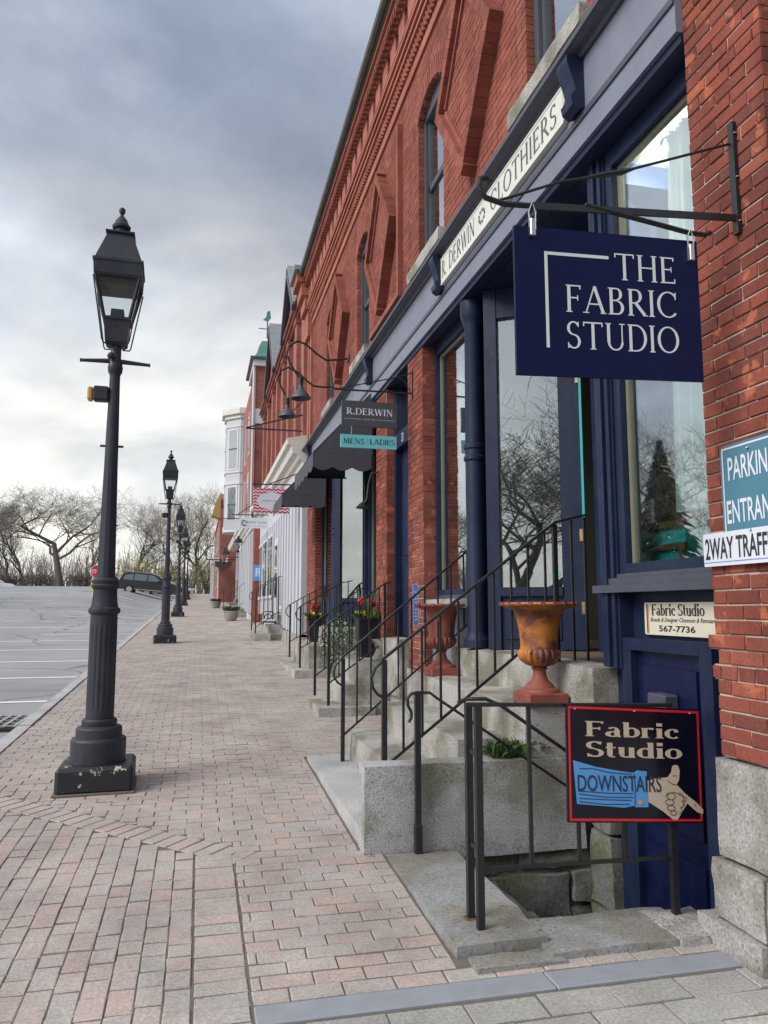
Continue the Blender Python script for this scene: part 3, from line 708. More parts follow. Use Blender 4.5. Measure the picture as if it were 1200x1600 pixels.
# pier between the first shop and the house door: low part single bricks
mort_low.build('mortar_bed', 'mortar', B); mort_low = MB()
brick_wall(None, mort_low, (W,0,0), UY, MXN, 0.90, 2.84, lambda z: [(7.83, 8.43)], 0.45, single=single, joff=7.83)
brick_wall(stuff_low, mort_low, (W,0,0), UY, MXN, 2.84, 4.45, lambda z: [(7.83, 8.43)], 0.45, joff=7.83)
mort_low.build('mortar_bed', 'mortar', B); mort_low = MB()
brick_wall(stuff_low, mort_low, (W,0,0), UY, MXN, 0.95, 4.45, lambda z: [(9.49, 10.08)], 0.45, joff=9.49)
mort_low.build('mortar_bed', 'mortar', B); mort_low = MB()
brick_wall(stuff_low, mort_low, (W,0,0), UY, MXN, 1.0, 4.45, lambda z: [(15.75, 16.92)], 0.45, joff=15.75)
mort_low.build('mortar_bed', 'mortar', B); mort_low = MB()
# returns of the piers facing the camera and the end wall
for yy, za, zb, xa, xb in ((7.83, 0.90, 4.45, W+0.004, W+0.44), (9.49, 0.95, 4.45, W+0.004, W+0.44), (15.75, 1.0, 4.45, W+0.004, W+0.4)):
    brick_wall(stuff_low, None, (0,yy-0.001,0), (1,0,0), (0,-1,0), za, zb, lambda z: [(xa, xb)], 0.05, joff=xa)
brick_wall(stuff_low, mort_low, (0,2.60,0), (1,0,0), (0,-1,0), 0.944, 9.0, lambda z: [(W+0.006, 5.2)], 0.06, joff=W)
MB().box(5.2,12,2.603,2.72,0.9,8.9).build('end_wall', 'brick_flat', B); MB().box(W+0.46,12,2.585,2.72,-0.5,0.94).build('end_foundation', 'foundation', B)
NS = 300
br.shuffle(single) if len(single) > NS else None
single.sort(key=lambda q: q[0].y)
vb = {}
for i, (c, w, zm, U_, N_) in enumerate(single):
    if i >= NS:
        stuff_low.rv = br.random(); stuff_low.box(c.x, c.x+0.11, c.y-w/2, c.y+w/2, zm-CH/2+JT/2, zm+CH/2-JT/2); continue
    key = (round(w, 3), br.randrange(3))
    if key not in vb:
        rr = random.Random(hash(key)); hw, hz, c_ = w/2, (CH-JT)/2, 0.0035
        P = [(0.10,-hw,-hz),(0.10,hw,-hz),(0.10,hw,hz),(0.10,-hw,hz),(c_,-hw,-hz),(c_,hw,-hz),(c_,hw,hz),(c_,-hw,hz),(0,-hw+c_,-hz+c_),(0,hw-c_,-hz+c_),(0,hw-c_,hz-c_),(0,-hw+c_,hz-c_)]
        P = [(x+(rr.uniform(-.002,.002) if x < .05 else 0), y_+rr.uniform(-.0022,.0022), z_+rr.uniform(-.0018,.0018)) for x, y_, z_ in P]
        me = bpy.data.meshes.new('brick'); me.from_pydata(P, [], [(0,4,5,1),(1,5,6,2),(2,6,7,3),(3,7,4,0),(4,8,9,5),(5,9,10,6),(6,10,11,7),(7,11,8,4),(8,11,10,9)]); me.materials.append(MATS['brick']); vb[key] = me
    o = bpy.data.objects.new('brick', vb[key]); col.objects.link(o); o.parent = B; o.location = Vector((c.x, c.y, zm))-WLOC[B]
stuff_low.build('lower_brickwork', 'brick', B, kind='stuff'); mort_low.build('mortar_bed', 'mortar', B)
# granite foundation blocks under the corner pier
for (y0, y1, z0, z1, dx) in ((2.585,3.16,0.50,0.935,0.012),(2.57,2.86,-0.2,0.492,0.022),(2.868,3.20,0.235,0.492,0.022),(2.868,3.30,-0.35,0.228,0.045)):
    rough_block(MB(), W-dx, W+0.45, y0, y1, z0, z1, 0.07, 0.007, 8, 0.009).build('foundation_block', 'foundation', B, smooth=50)
# upper wall with segment-headed windows
WINS = [(4.06, 4.97), (7.02, 7.93), (10.57, 11.46), (13.56, 14.42)]
SILLZ, SPR, RISE = 5.42, 7.14, 0.17
def solid_up(z):
    cuts = []
    for a, b in WINS:
        if SILLZ-0.02 < z < SPR: cuts.append((a, b))
        elif SPR <= z < SPR+RISE:
            f = math.sqrt(max(0, 1-(z-SPR)/RISE)); c = (a+b)/2; cuts.append((c-(b-a)/2*f, c+(b-a)/2*f))
    s = []; p = 2.60
    for a, b in sorted(cuts): s.append((p, a)); p = b
    s.append((p, 16.92)); return s
brick_wall(stuff_up, mort_up, (W,0,0), UY, MXN, 5.17, 7.85, solid_up, 0.16, joff=2.60, proud=0.003, jt=0.008)
stuff_up.build('upper_brickwork', 'brick_upper', B, kind='stuff'); mort_up.build('upper_mortar', 'mortar_red', B)
for i, (a, b) in enumerate(WINS):
    c, hw = (a+b)/2, (b-a)/2
    # brick arch
    rad = (hw*hw+RISE*RISE)/(2*RISE); zc_ = SPR+RISE-rad; am = math.asin(hw/rad); n = 15
    ar = MB()
    for k in range(n):
        t_ = -am-0.03+(2*am+0.06)*(k+0.5)/n; d = Vector((0, math.sin(t_), math.cos(t_))); s_ = Vector((0, math.cos(t_), -math.sin(t_)))
        ar.rv = br.random(); ar.obox(Vector((W+0.062, c, zc_))+d*(rad+0.10), (1,0,0), s_, d, 0.075, (rad*2*am/n)/2-0.003, 0.105)
    ar.build('window_arch', 'brick_upper', B)
    wf = MB(); x0, x1 = W+0.085, W+0.135
    wf.box(x0-0.02, x1, a+0.002, a+0.075, SILLZ, SPR+0.16); wf.box(x0-0.02, x1, b-0.075, b-0.002, SILLZ, SPR+0.16)
    wf.box(x0-0.02, x1, a+0.077, b-0.077, SPR-0.02, SPR+RISE+0.05); wf.box(x0-0.02, x1, a+0.077, b-0.077, SILLZ, SILLZ+0.09); wf.box(x0+0.012, x1-0.002, a+0.077, b-0.077, 6.26, 6.33)
    wf.box(x0+0.012, x1-0.002, a+0.077, a+0.115, SILLZ+0.092, SPR-0.022); wf.box(x0+0.012, x1-0.002, b-0.115, b-0.077, SILLZ+0.092, SPR-0.022)
    win = wf.build('window', 'sash', B)
    MB().box(x0+0.030, x0+0.034, a+0.118, b-0.118, 6.332, SPR-0.022).build('upper_pane', 'upper_glass', win)
    MB().box(x0+0.036, x0+0.040, a+0.118, b-0.118, SILLZ+0.092, 6.258).build('lower_pane', 'upper_glass', win)
    MB().box(x0+0.09, x0+0.10, a+0.02, b-0.02, 6.30, SPR+0.1).build('roller_blind', 'blind', win)
    rough_block(MB(), W-0.085, W+0.10, a-0.05, b+0.22, SILLZ-0.145, SILLZ-0.003, 0.1, 0.006, 8, 0.006).build('stone_sill', 'granite', B, smooth=40)
# dark core of the upper storey and roof
MB().box(W+0.30, 12, 2.66, 16.92, 4.75, 8.85).build('core_wall', 'interior', B)
# diamond panels, laid in brick with a raised border
def diamond(c, zc_, hw, hh):
    bm, mm = MB(), MB()
    def sol(z):
        f = 1-abs(z-zc_)/(hh-0.10); return [(c-(hw-0.075)*f, c+(hw-0.075)*f)] if f > 0 else []
    brick_wall(bm, mm, (W-0.055,0,0), UY, MXN, zc_-hh+0.10, zc_+hh-0.10, sol, 0.06, joff=c, jt=0.008)
    root = bm.build('diamond_panel', 'brick_upper', B); mm.build('panel_mortar', 'mortar_red', root)
    V_ = [(c, zc_-hh), (c-hw, zc_), (c, zc_+hh), (c+hw, zc_)]
    for k in range(4):
        (ya, za), (yb, zb) = V_[k], V_[(k+1) % 4]; d = Vector((0, yb-ya, zb-za)); l = d.length; d.normalize()
        inn = (Vector((0, c, zc_))-Vector((0, (ya+yb)/2, (za+zb)/2))); nn = inn-d*inn.dot(d); nn.normalize(); n = int(l/0.075); m_ = MB()
        for q in range(n):
            m_.rv = br.random(); m_.obox(Vector((W-0.064, ya, za))+d*(l*(q+0.5)/n)+nn*0.052, (1,0,0), d, nn, 0.066+br.uniform(0,.003), l/n/2-0.0012, 0.052)
        m_.build('panel_border', 'brick_upper', root)
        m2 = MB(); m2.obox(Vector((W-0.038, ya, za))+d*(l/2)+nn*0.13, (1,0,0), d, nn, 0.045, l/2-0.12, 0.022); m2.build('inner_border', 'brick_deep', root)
for c in (6.14, 9.58, 12.82): diamond(c, 6.48, 0.76, 1.02)
fr_ = MB(); fr_.box(W-0.07, W+0.01, 8.62, 8.70, 5.36, 7.60); fr_.box(W-0.07, W+0.01, 8.702, 10.26, 5.36, 5.43); fr_.build('raised_band', 'brick_deep', B)
# corbelled cornice
def course(nm, m, p, z0, z1, y0=2.60, y1=16.95): return MB().box(W-p, W+0.3, y0-p*0.6, y1, z0, z1).build(nm, m, B)
course('corbel_course', 'brick_flat', 0.030, 7.852, 7.985)
mb = MB(); y = 2.6
while y < 16.9: mb.obox((W-0.03, y, 8.05), (1,1,0), (1,-1,0), (0,0,1), 0.036, 0.036, 0.055); y += 0.085
mb.build('dog_tooth_course', 'brick_upper', B, kind='stuff')
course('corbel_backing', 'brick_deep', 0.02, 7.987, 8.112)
for k, (p, a, b) in enumerate(((0.10,8.114,8.160),(0.06,8.162,8.185),(0.125,8.187,8.232),(0.08,8.234,8.256),(0.15,8.258,8.305),(0.10,8.307,8.328),(0.15,8.330,8.36))): course('corbel_course', 'brick_flat', p, a, b)
# frieze with slots
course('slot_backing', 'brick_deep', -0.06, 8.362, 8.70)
y = 2.55
while y < 16.6:
    MB().box(W-0.125, W+0.058, y, y+0.27, 8.362, 8.70).build('frieze_block', 'brick_flat', B); y += 0.425
for k, (p, a, b) in enumerate(((0.15,8.702,8.742),(0.18,8.746,8.80),(0.215,8.804,8.85),(0.25,8.854,8.905))): course('corbel_course', 'brick_flat', p, a, b)
mb = MB(); y = 2.5
while y < 16.8: mb.box(W-0.215, W-0.14, y, y+0.055, 8.70, 8.803); y += 0.11
mb.build('dentil_course', 'brick_upper', B, kind='stuff')
MB().tube([(W-0.30, 2.4, 8.985), (W-0.30, 16.9, 8.985)], 0.055, 8).build('gutter', 'gutter', B, smooth=True)
MB().box(W-0.27, 12, 2.4, 16.95, 8.908, 8.99).build('roof', 'gutter', B)
# stepped corbel at the far end
for k, (p, a, b) in enumerate(((0.10,7.6,8.2),(0.18,8.2,8.5),(0.26,8.5,8.8),(0.36,8.8,9.02))): MB().box(W-p-0.03, W+0.3, 16.35-0.03*k, 17.0+0.02*k, a+0.001, b).build('end_corbel', 'brick_flat', B)
MB().box(W-0.46, W+0.3, 16.15, 17.15, 9.021, 9.12).build('end_cap', 'slate_roof', B)
for y0 in (16.28, 16.62): MB().box(W-0.06, W+0.05, y0, y0+0.2, 5.2, 7.60).build('end_pilaster', 'brick_flat', B)
# fascia, cornice and brackets over the shops
MB().box(W-0.04, W+0.10, 3.118, 16.9, 4.502, 5.05).build('fascia', 'slate_paint', B); MB().box(W-0.015, W+0.10, 3.118, 16.9, 4.447, 4.50).build('lintel', 'navy', B)
MB().box(W-0.052, W-0.042, 3.12, 16.9, 4.66, 4.70).build('fascia_bead', 'slate_dark', B)
MB().box(W+0.105, W+0.25, 3.118, 16.9, 4.445, 4.60).build('soffit', 'navy', B)
MB().box(W+0.252, W+0.9, 4.36, 6.5, 4.445, 4.60).build('lobby_ceiling', 'navy', B); MB().box(W+0.252, W+0.9, 11.4, 13.9, 4.445, 4.60).build('lobby_ceiling', 'navy', B)
mb = MB(); pr_ = [(0.0,5.05),(-0.06,5.05),(-0.075,5.07),(-0.11,5.08),(-0.14,5.095),(-0.155,5.10),(-0.155,5.135),(0.0,5.168)]
mb.prism([(a, b) for a, b in pr_][::-1], (W,2.95,0), (1,0,0), (0,0,1), (0,1,0), 0, 14.0); mb.build('shop_cornice', 'slate_dark', B)
for yb in (4.12, 6.98, 10.2, 16.2):
    m_ = MB(); prof = [(0.0,4.72),(-0.04,4.70),(-0.085,4.73),(-0.095,4.78),(-0.06,4.83),(-0.075,4.90),(-0.10,4.97),(-0.115,5.02),(-0.115,5.06),(0.0,5.06)]
    m_.prism(prof[::-1], (W-0.042,yb-0.07,0), (1,0,0), (0,0,1), (0,1,0), 0, 0.14); m_.build('bracket', 'navy', B)
# ---- first shop (joinery on plane XS)
def post(nm, x, y0, y1, z0, z1, m='navy', parent=B, grooves=True):
    mb = MB(); mb.box(x, x+0.14, y0, y1, z0, z1)
    if grooves:
        w = y1-y0
        mb.box(x-0.018, x-0.001, y0+0.10*w, y0+0.30*w, z0, z1); mb.box(x-0.030, x-0.001, y0+0.42*w, y0+0.58*w, z0, z1); mb.box(x-0.018, x-0.001, y0+0.70*w, y0+0.90*w, z0, z1)
    return mb.build(nm, m, parent)
def shop_window(y0, y1, z0, z1, x=XS, fr=0.07):
    m_ = MB(); m_.box(x, x+0.10, y0, y0+fr, z0, z1); m_.box(x, x+0.10, y1-fr, y1, z0, z1); m_.box(x, x+0.10, y0+fr, y1-fr, z1-fr*1.6, z1); m_.box(x, x+0.10, y0+fr, y1-fr, z0, z0+fr*0.8)
    w = m_.build('shop_window', 'navy', B)
    b_ = MB(); q = fr
    b_.box(x+0.04, x+0.075, y0+q+0.002, y0+q+0.03, z0+fr*0.8+.002, z1-fr*1.6-.002); b_.box(x+0.04, x+0.075, y1-q-0.03, y1-q-0.002, z0+fr*0.8+.002, z1-fr*1.6-.002); b_.box(x+0.04, x+0.075, y0+q+0.032, y1-q-0.032, z1-fr*1.6-0.03, z1-fr*1.6-.002)
    b_.build('glazing_bead', 'sash_olive', w)
    MB().box(x+0.055, x+0.060, y0+q+0.03, y1-q-0.03, z0+fr*0.8+.003, z1-fr*1.6-0.03).build('pane', 'shop_glass', w); return w
shop_window(3.12, 4.10, 1.80, 4.445, XS)
post('corner_post', XS-0.01, 4.105, 4.30, 1.252, 4.44)
mb = MB(); mb.box(XS-0.06, XS+0.1, 3.12, 4.33, 1.69, 1.735); mb.box(XS-0.03, XS+0.1, 3.12, 4.20, 1.737, 1.775); mb.box(XS-0.012, XS+0.1, 3.12, 4.12, 1.777, 1.799); mb.build('window_sill', 'slate_dark', B)
# basement front below the display window
mb = MB(); mb.box(XS+0.08, XS+0.2, 3.05, 4.34, -0.7, 1.688); mb.build('basement_wall', 'navy', B)
bd = MB(); bd.box(XS+0.045, XS+0.078, 3.40, 4.02, -0.68, 1.36); bdo = bd.build('basement_door', 'navy_door', B)
for (a, b, c, d) in ((3.47,3.95,0.45,1.28),(3.47,3.95,-0.6,0.33)): MB().box(XS+0.030, XS+0.044, a, b, c, d).build('door_panel', 'navy_door', bdo)
mb = MB(); mb.box(XS, XS+0.078, 4.022, 4.12, -0.68, 1.43); mb.box(XS, XS+0.078, 3.30, 3.398, -0.68, 1.43); mb.box(XS, XS+0.078, 3.40, 4.02, 1.362, 1.43); mb.build('door_frame', 'navy', B)
MB().cbox(XS-0.06, XS+0.03, 3.62, 3.78, 1.03, 1.15, 0.01).build('letter_box', 'slate_dark', B)
# recessed entrance: return window, door, column
UR = Vector((0.43,-0.30,0)).normalized(); NR = Vector((-0.30,-0.43,0)).normalized(); Zv = Vector((0,0,1))
def rbox(mb, u0, u1, z0, z1, n0, n1):
    mb.prism([(u0,z0),(u1,z0),(u1,z1),(u0,z1)], P1, UR, Zv, NR, n0, n1); return mb
def return_window(w):
    m_ = MB(); rbox(m_, -0.11, 0.0, 1.252, 4.44, -0.08, 0.03); rbox(m_, 0.002, w, 4.17, 4.44, -0.06, 0.02); rbox(m_, 0.002, w, 1.70, 1.775, -0.06, 0.035); r_ = m_.build('return_window', 'navy', B)
    rbox(MB(), 0.002, w, 1.776, 4.168, -0.03, -0.024).build('pane', 'shop_glass', r_)
    rbox(MB(), 0.002, w, 1.252, 1.698, -0.05, 0.0).build('apron_panel', 'navy', r_)
    for k in (0, 1): rbox(MB(), 0.04+k*w*.47, w*.49+k*w*.47, 1.34, 1.62, 0.001, 0.014).build('raised_panel', 'navy', r_)
    return r_
P1 = Vector((2.52,6.2,0)); rw = return_window(0.524)
sh = [(0,0.045),(0.035,0.055),(0.07,0.045),(0.068,0.0),(0.035,-0.05),(0.002,0.0)][::-1]
MB().prism([(u_+0.43, v_+1.87) for u_, v_ in sh], P1, UR, Zv, NR, -0.022, -0.021).build('window_sticker', 'sign_teal', rw)
do = rbox(MB(), 0.526, 0.70, 1.26, 4.40, -0.04, 0.02).build('shop_door', 'navy', B)
for zz in (1.55, 2.15, 3.5): rbox(MB(), 0.675, 0.70, zz, zz+0.10, 0.021, 0.03).build('hinge', 'brass', do)
rbox(MB(), 0.702, 0.722, 1.26, 4.0, -0.02, 0.03).build('door_edge', 'turquoise', do)
cm = MB(); prof = [(0.115,1.252),(0.115,1.32),(0.10,1.34),(0.088,1.40),(0.085,2.92),(0.10,2.94),(0.10,2.965),(0.088,2.98),(0.088,3.03),(0.10,3.045),(0.10,3.07),(0.085,3.09),(0.078,4.2),(0.10,4.26),(0.115,4.30),(0.115,4.44)]
def column(yc, parent, x=2.415):
    m_ = MB(); m_.lathe(prof, (x,yc,0), 32, fn=lambda a, z: 1-(0.055*(math.cos(a*16) > 0) if (1.4 <= z < 2.9 or 3.09 <= z < 4.2) else 0)); return m_.build('iron_column', 'navy', parent, smooth=30)
column(6.52, B)
shop_window(6.66, 7.83, 1.73, 4.445, XS+0.03)
post('mullion', XS, 6.60, 6.66, 1.252, 4.44, grooves=False)
rough_block(MB(), W-0.01, W+0.3, 6.66, 7.81, 1.60, 1.69, 0.12, 0.004, 8, 0.006).build('stone_sill', 'granite', B, smooth=40)
MB().box(XS+0.03, XS+0.12, 6.66, 7.82, 1.692, 1.729).build('sill_board', 'slate_dark', B)
MB().box(XS-0.02, XS+0.12, 6.61, 7.82, 1.0, 1.598).build('stall_riser', 'slate_paint', B)
# interior of the first shop
MB().box(2.56, 6.2, 3.0, 7.9, 1.18, 1.248).build('shop_floor', 'interior_floor', B)
MB().box(6.2, 6.3, 2.7, 10, 1.18, 4.6).build('back_wall', 'interior', B)
MB().box(2.56, 6.2, 2.72, 2.80, 1.25, 4.6).build('side_wall', 'interior', B); MB().box(2.75, 6.2, 7.95, 8.05, 1.25, 4.6).build('side_wall', 'interior', B)
MB().box(2.56, 6.2, 2.8, 7.95, 4.601, 4.66).build('shop_ceiling', 'ceiling_paint', B)
MB().box(3.15, 3.21, 4.75, 5.7, 1.25, 4.44).build('lobby_wall', 'navy', B); MB().prism([(2.55,4.31),(3.15,4.76),(3.15,4.82),(2.55,4.37)], (0,0,0), (1,0,0), (0,1,0), (0,0,1), 1.25, 4.44).build('lobby_side', 'navy', B)
MB().box(2.56, 3.3, 3.14, 4.30, 1.70, 1.79).build('display_shelf', 'wood_brown', B)
# things in the display window
sh_ = thing('display_cabinet', (2.7,4.05,1.79), 'turquoise painted cabinet with brown wooden rails behind the near shop window', 'cabinet')
MB().box(2.66,2.80,3.80,4.32,1.80,2.085).build('carcass', 'turquoise', sh_)
for a, b in ((1.935,1.968),(2.065,2.10)): MB().box(2.635,2.658,3.78,4.33,a,b).build('rail', 'wood_brown', sh_)
MB().box(2.635,2.658,4.24,4.275,2.102,2.62).build('post', 'wood_brown', sh_); MB().box(2.635,2.658,3.80,3.835,1.80,1.933).build('post', 'wood_brown', sh_)
MB().box(2.82,2.84,3.80,4.30,2.10,2.55).build('back_board', 'wood_brown', sh_)
pa = MB(); pa.box(2.625,2.629,4.05,4.165,2.105,2.25); pao = pa.build('paper_notice', 'cloth_white', loc=V3((2.625,4.1,2.105)), label='white printed notice propped above the turquoise cabinet in the near shop window', cat='notice')
for k in range(5): MB().box(2.6235,2.6245,4.07,4.145,2.125+k*0.024,2.130+k*0.024).build('print_line', 'black_ink', pao)
cu_ = MB(); n = 60; P = []
for i in range(n+1):
    yy = 3.42+0.36*i/n; xx = 2.66+0.016*math.sin(i*0.9)+0.01*math.sin(i*0.31)
    for zz in (2.14, 4.42): P.append((xx+(0.02*math.sin(i*0.5) if zz < 3 else 0), yy+(0.05*i/n if zz < 3 else 0), zz))
cu_.poly(P, [(2*i, 2*i+2, 2*i+3, 2*i+1) for i in range(n)]); cu_.build('sheer_curtain', 'cloth_white', smooth=60, label='sheer white curtain gathered inside the near shop window', cat='curtain')
fc = MB(); fc.poly([(2.60,4.30,1.80),(2.60,4.11,1.80),(2.64,4.13,1.90),(2.62,4.27,1.99),(2.66,4.30,1.80),(2.66,4.11,1.80)], [(0,1,2,3),(4,3,2,5),(0,3,4),(1,5,2)]); fc.build('folded_fabric', 'cloth_white', label='folded piece of white fabric low in the corner of the near shop window', cat='fabric')
lm = thing('ceiling_spotlight', (2.88,4.06,4.55), 'small lit round ceiling spotlight seen through the top of the near shop window', 'light')
MB().lathe([(0.05,4.60),(0.06,4.56)], (2.88,4.06,0), 16).build('housing', 'sign_white', lm); MB().lathe([(0.045,4.555),(0.045,4.55)], (2.88,4.06,0), 16).build('bulb', 'spot_lamp', lm)
ld = bpy.data.lights.new('spot_light', 'POINT'); ld.energy = 85; ld.color = (1.0,0.88,0.70); ld.shadow_soft_size = 0.06; lo = bpy.data.objects.new('spot_light', ld); col.objects.link(lo); lo.parent = lm; lo.location = Vector((2.88,4.02,4.42))-WLOC[lm]
# ---- house door between the shops (number 33)
d3 = MB(); d3.box(W+0.18, W+0.24, 8.55, 9.40, 1.26, 3.60); d3o = d3.build('house_door', 'navy', B)
for (a, b, c, d) in ((8.65,8.92,1.4,2.1),(9.02,9.29,1.4,2.1),(8.65,8.92,2.25,3.45),(9.02,9.29,2.25,3.45)): MB().box(W+0.168, W+0.179, a, b, c, d).build('door_panel', 'navy', d3o)
MB().lathe([(0.012,0),(0.012,0.03),(0.028,0.04),(0.03,0.055),(0.02,0.07)], (0,0,0), 12).build('door_knob', 'brass', d3o)
kb = [o for o in d3o.children if o.name.startswith('door_knob')][0]; kb.location = Vector((W+0.17, 8.62, 2.12))-WLOC[B]; kb.rotation_euler = (0, -math.pi/2, 0)
for v in kb.data.vertices: v.co += WLOC[B]
mb = MB(); mb.box(W+0.10, W+0.25, 8.435, 8.545, 1.26, 4.44); mb.box(W+0.10, W+0.25, 9.405, 9.485, 1.26, 4.44); mb.box(W+0.08, W+0.25, 8.55, 9.40, 3.605, 3.80); mb.build('door_frame', 'navy', B)
MB().box(W+0.19, W+0.195, 8.55, 9.40, 3.80, 4.44).build('transom_pane', 'upper_glass', B)
put(B, 'house_number', 'sign_white', sans('33', 0.085, 0.11, 0.01), (W+0.078,9.02,3.64), (0,-1,0), (0,0,1), MXN, 0, 0, 0.002)
MB().box(W+0.26, W+0.3, 8.43, 9.49, 1.0, 4.6).build('hall_wall', 'interior', B)
# ---- second shop
shop_window(10.10, 11.20, 1.75, 4.445, XS+0.02); post('corner_post', XS-0.01, 11.20, 11.40, 1.3, 4.44)
MB().box(XS, XS+0.12, 10.10, 11.2, 1.0, 1.748).build('stall_riser', 'navy', B)
P1 = Vector((2.46,13.62,0)); return_window(0.50); rbox(MB(), 0.502, 0.75, 1.26, 4.40, -0.04, 0.02).build('shop_door', 'navy', B)
column(13.85, B); shop_window(14.0, 15.72, 1.75, 4.445, XS+0.03); MB().box(XS, XS+0.12, 13.7, 15.74, 1.0, 1.748).build('stall_riser', 'navy', B)
MB().box(3.12,3.18,11.4,13.2,1.25,4.6).build('lobby_wall', 'navy', B)
MB().box(2.6,6.2,10.0,16.6,1.2,1.29).build('shop_floor', 'interior_floor', B); MB().box(6.2,6.3,10.1,16.6,1.2,4.6).build('back_wall', 'interior', B); MB().box(2.6,6.2,16.6,16.7,1.2,4.6).build('side_wall', 'interior', B); MB().box(2.6,6.2,10.0,10.06,1.2,4.6).build('side_wall', 'interior', B)
MB().box(2.6,6.2,10.06,16.6,4.601,4.66).build('shop_ceiling', 'ceiling_paint', B)
MB().box(W-0.02,W+0.4,7.7,16.9,-0.2,0.93).build('foundation', 'foundation', B)
# awnings of the second shop
def awning(y0, y1, label):
    a = thing('awning', (W,(y0+y1)/2,4.6), label, 'awning', 'black shop awnings')
    xf, zt, zf = 1.46, 4.62, 3.72
    c = MB(); c.poly([(W-0.02,y0,zt),(W-0.02,y1,zt),(xf,y1,zf),(xf,y0,zf),(W-0.02,y0,zt-0.012),(W-0.02,y1,zt-0.012),(xf+0.008,y1,zf-0.012),(xf+0.008,y0,zf-0.012)], [(0,3,2,1),(4,5,6,7),(0,1,5,4),(3,7,6,2),(0,4,7,3),(1,2,6,5)]); c.build('canopy', 'awning', a)
    for yy in (y0, y1-0.006):
        s = MB(); s.poly([(W-0.02,yy,zt-0.02),(xf+0.02,yy,zf-0.01),(W-0.02,yy,zf-0.01),(W-0.02,yy+0.006,zt-0.02),(xf+0.02,yy+0.006,zf-0.01),(W-0.02,yy+0.006,zf-0.01)], [(0,1,2),(5,4,3),(0,3,4,1),(1,4,5,2),(2,5,3,0)]); s.build('side_panel', 'awning', a)
    def val(p, q, nsc):
        m_ = MB(); n = nsc*8; Pt = []
        for i in range(n+1):
            f = i/n; b = Vector(p).lerp(Vector(q), f); dz = 0.20+0.05*abs(math.sin(math.pi*f*nsc)); Pt += [(b.x,b.y,zf-0.012), (b.x,b.y,zf-dz)]
        m_.poly(Pt, [(2*i,2*i+1,2*i+3,2*i+2) for i in range(n)]); v_ = m_.build('valance', 'awning', a); return v_
    val((xf,y0,0), (xf,y1,0), int((y1-y0)/0.35)); val((W-0.03,y0-0.002,0), (xf,y0-0.002,0), 3)
    for yy in (y0+0.02, y1-0.02): MB().tube([(W,yy,zf), (xf+0.02,yy,zf-0.02)], 0.012, 6).build('frame_arm', 'iron', a)
    return a
awning(10.25, 12.3, 'black fabric awning over the shop window just behind the hanging grey and teal signs'); awning(14.3, 16.0, 'black fabric awning at the far end of the brick block beside the white shopfront')
# ------------------------------------------------------------------ stoops, stairwell and railings
S1 = thing('granite_stoop', (1.7,5.8,0.2), 'large granite stoop of the near navy shop, carrying two rusty urns', 'stoop')
def stone(parent, nm, b, m='granite', res=0.13, amp=0.008, edge=0.012): return rough_block(MB(), *b, res, amp, 6, edge).build(nm, m, parent, smooth=45)
stone(S1, 'step', (0.985,1.45,4.79,7.10,0.0,0.285), 'granite_kerb', amp=0.005)
stone(S1, 'step', (1.33,1.80,4.86,7.02,0.05,0.515)); stone(S1, 'step', (1.665,2.15,4.90,7.0,0.2,0.755)); stone(S1, 'step', (2.02,2.40,4.62,7.0,0.66,0.992)); stone(S1, 'landing', (2.33,3.40,4.31,7.05,0.9,1.245))
stone(S1, 'cheek_block', (0.98,2.42,4.60,4.785,0.10,0.668), 'granite_block', 0.14, 0.004, 0.010)
# stairwell to the basement door
ST = thing('basement_stairwell', (1.9,4.0,0.0), 'stone lined stairwell going down to the navy basement door', 'stairwell')
stone(ST, 'flagstone', (1.105,1.545,3.31,4.60,0.02,0.172), 'granite_flag', 0.12, 0.006, 0.012)
stone(ST, 'flagstone', (1.15,1.56,3.165,3.31,0.02,0.135), 'granite_flag', 0.08, 0.006, 0.012); stone(ST, 'flagstone', (1.50,2.26,3.20,3.575,0.0,0.150), 'granite_flag', 0.09, 0.006, 0.012)
stone(ST, 'flagstone', (2.10,2.40,3.18,3.52,0.02,0.165), 'foundation', 0.08, 0.014, 0.02)
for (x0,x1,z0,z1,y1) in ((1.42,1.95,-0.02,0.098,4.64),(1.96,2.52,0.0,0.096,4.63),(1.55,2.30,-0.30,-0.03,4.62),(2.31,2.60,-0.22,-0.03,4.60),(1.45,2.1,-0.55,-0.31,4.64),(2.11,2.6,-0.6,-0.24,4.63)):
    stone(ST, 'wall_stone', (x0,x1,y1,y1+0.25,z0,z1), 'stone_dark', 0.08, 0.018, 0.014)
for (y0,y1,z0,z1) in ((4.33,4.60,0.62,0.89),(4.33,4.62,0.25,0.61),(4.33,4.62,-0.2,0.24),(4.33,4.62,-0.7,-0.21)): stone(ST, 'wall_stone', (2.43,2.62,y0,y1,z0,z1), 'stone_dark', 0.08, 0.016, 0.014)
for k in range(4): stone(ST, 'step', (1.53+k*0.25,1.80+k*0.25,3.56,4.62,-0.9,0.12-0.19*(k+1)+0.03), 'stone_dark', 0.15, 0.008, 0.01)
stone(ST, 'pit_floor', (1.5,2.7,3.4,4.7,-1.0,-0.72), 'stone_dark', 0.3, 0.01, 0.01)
stone(ST, 'wall_stone', (1.45,2.45,3.42,3.57,-0.9,0.0), 'stone_dark', 0.15, 0.012, 0.01)
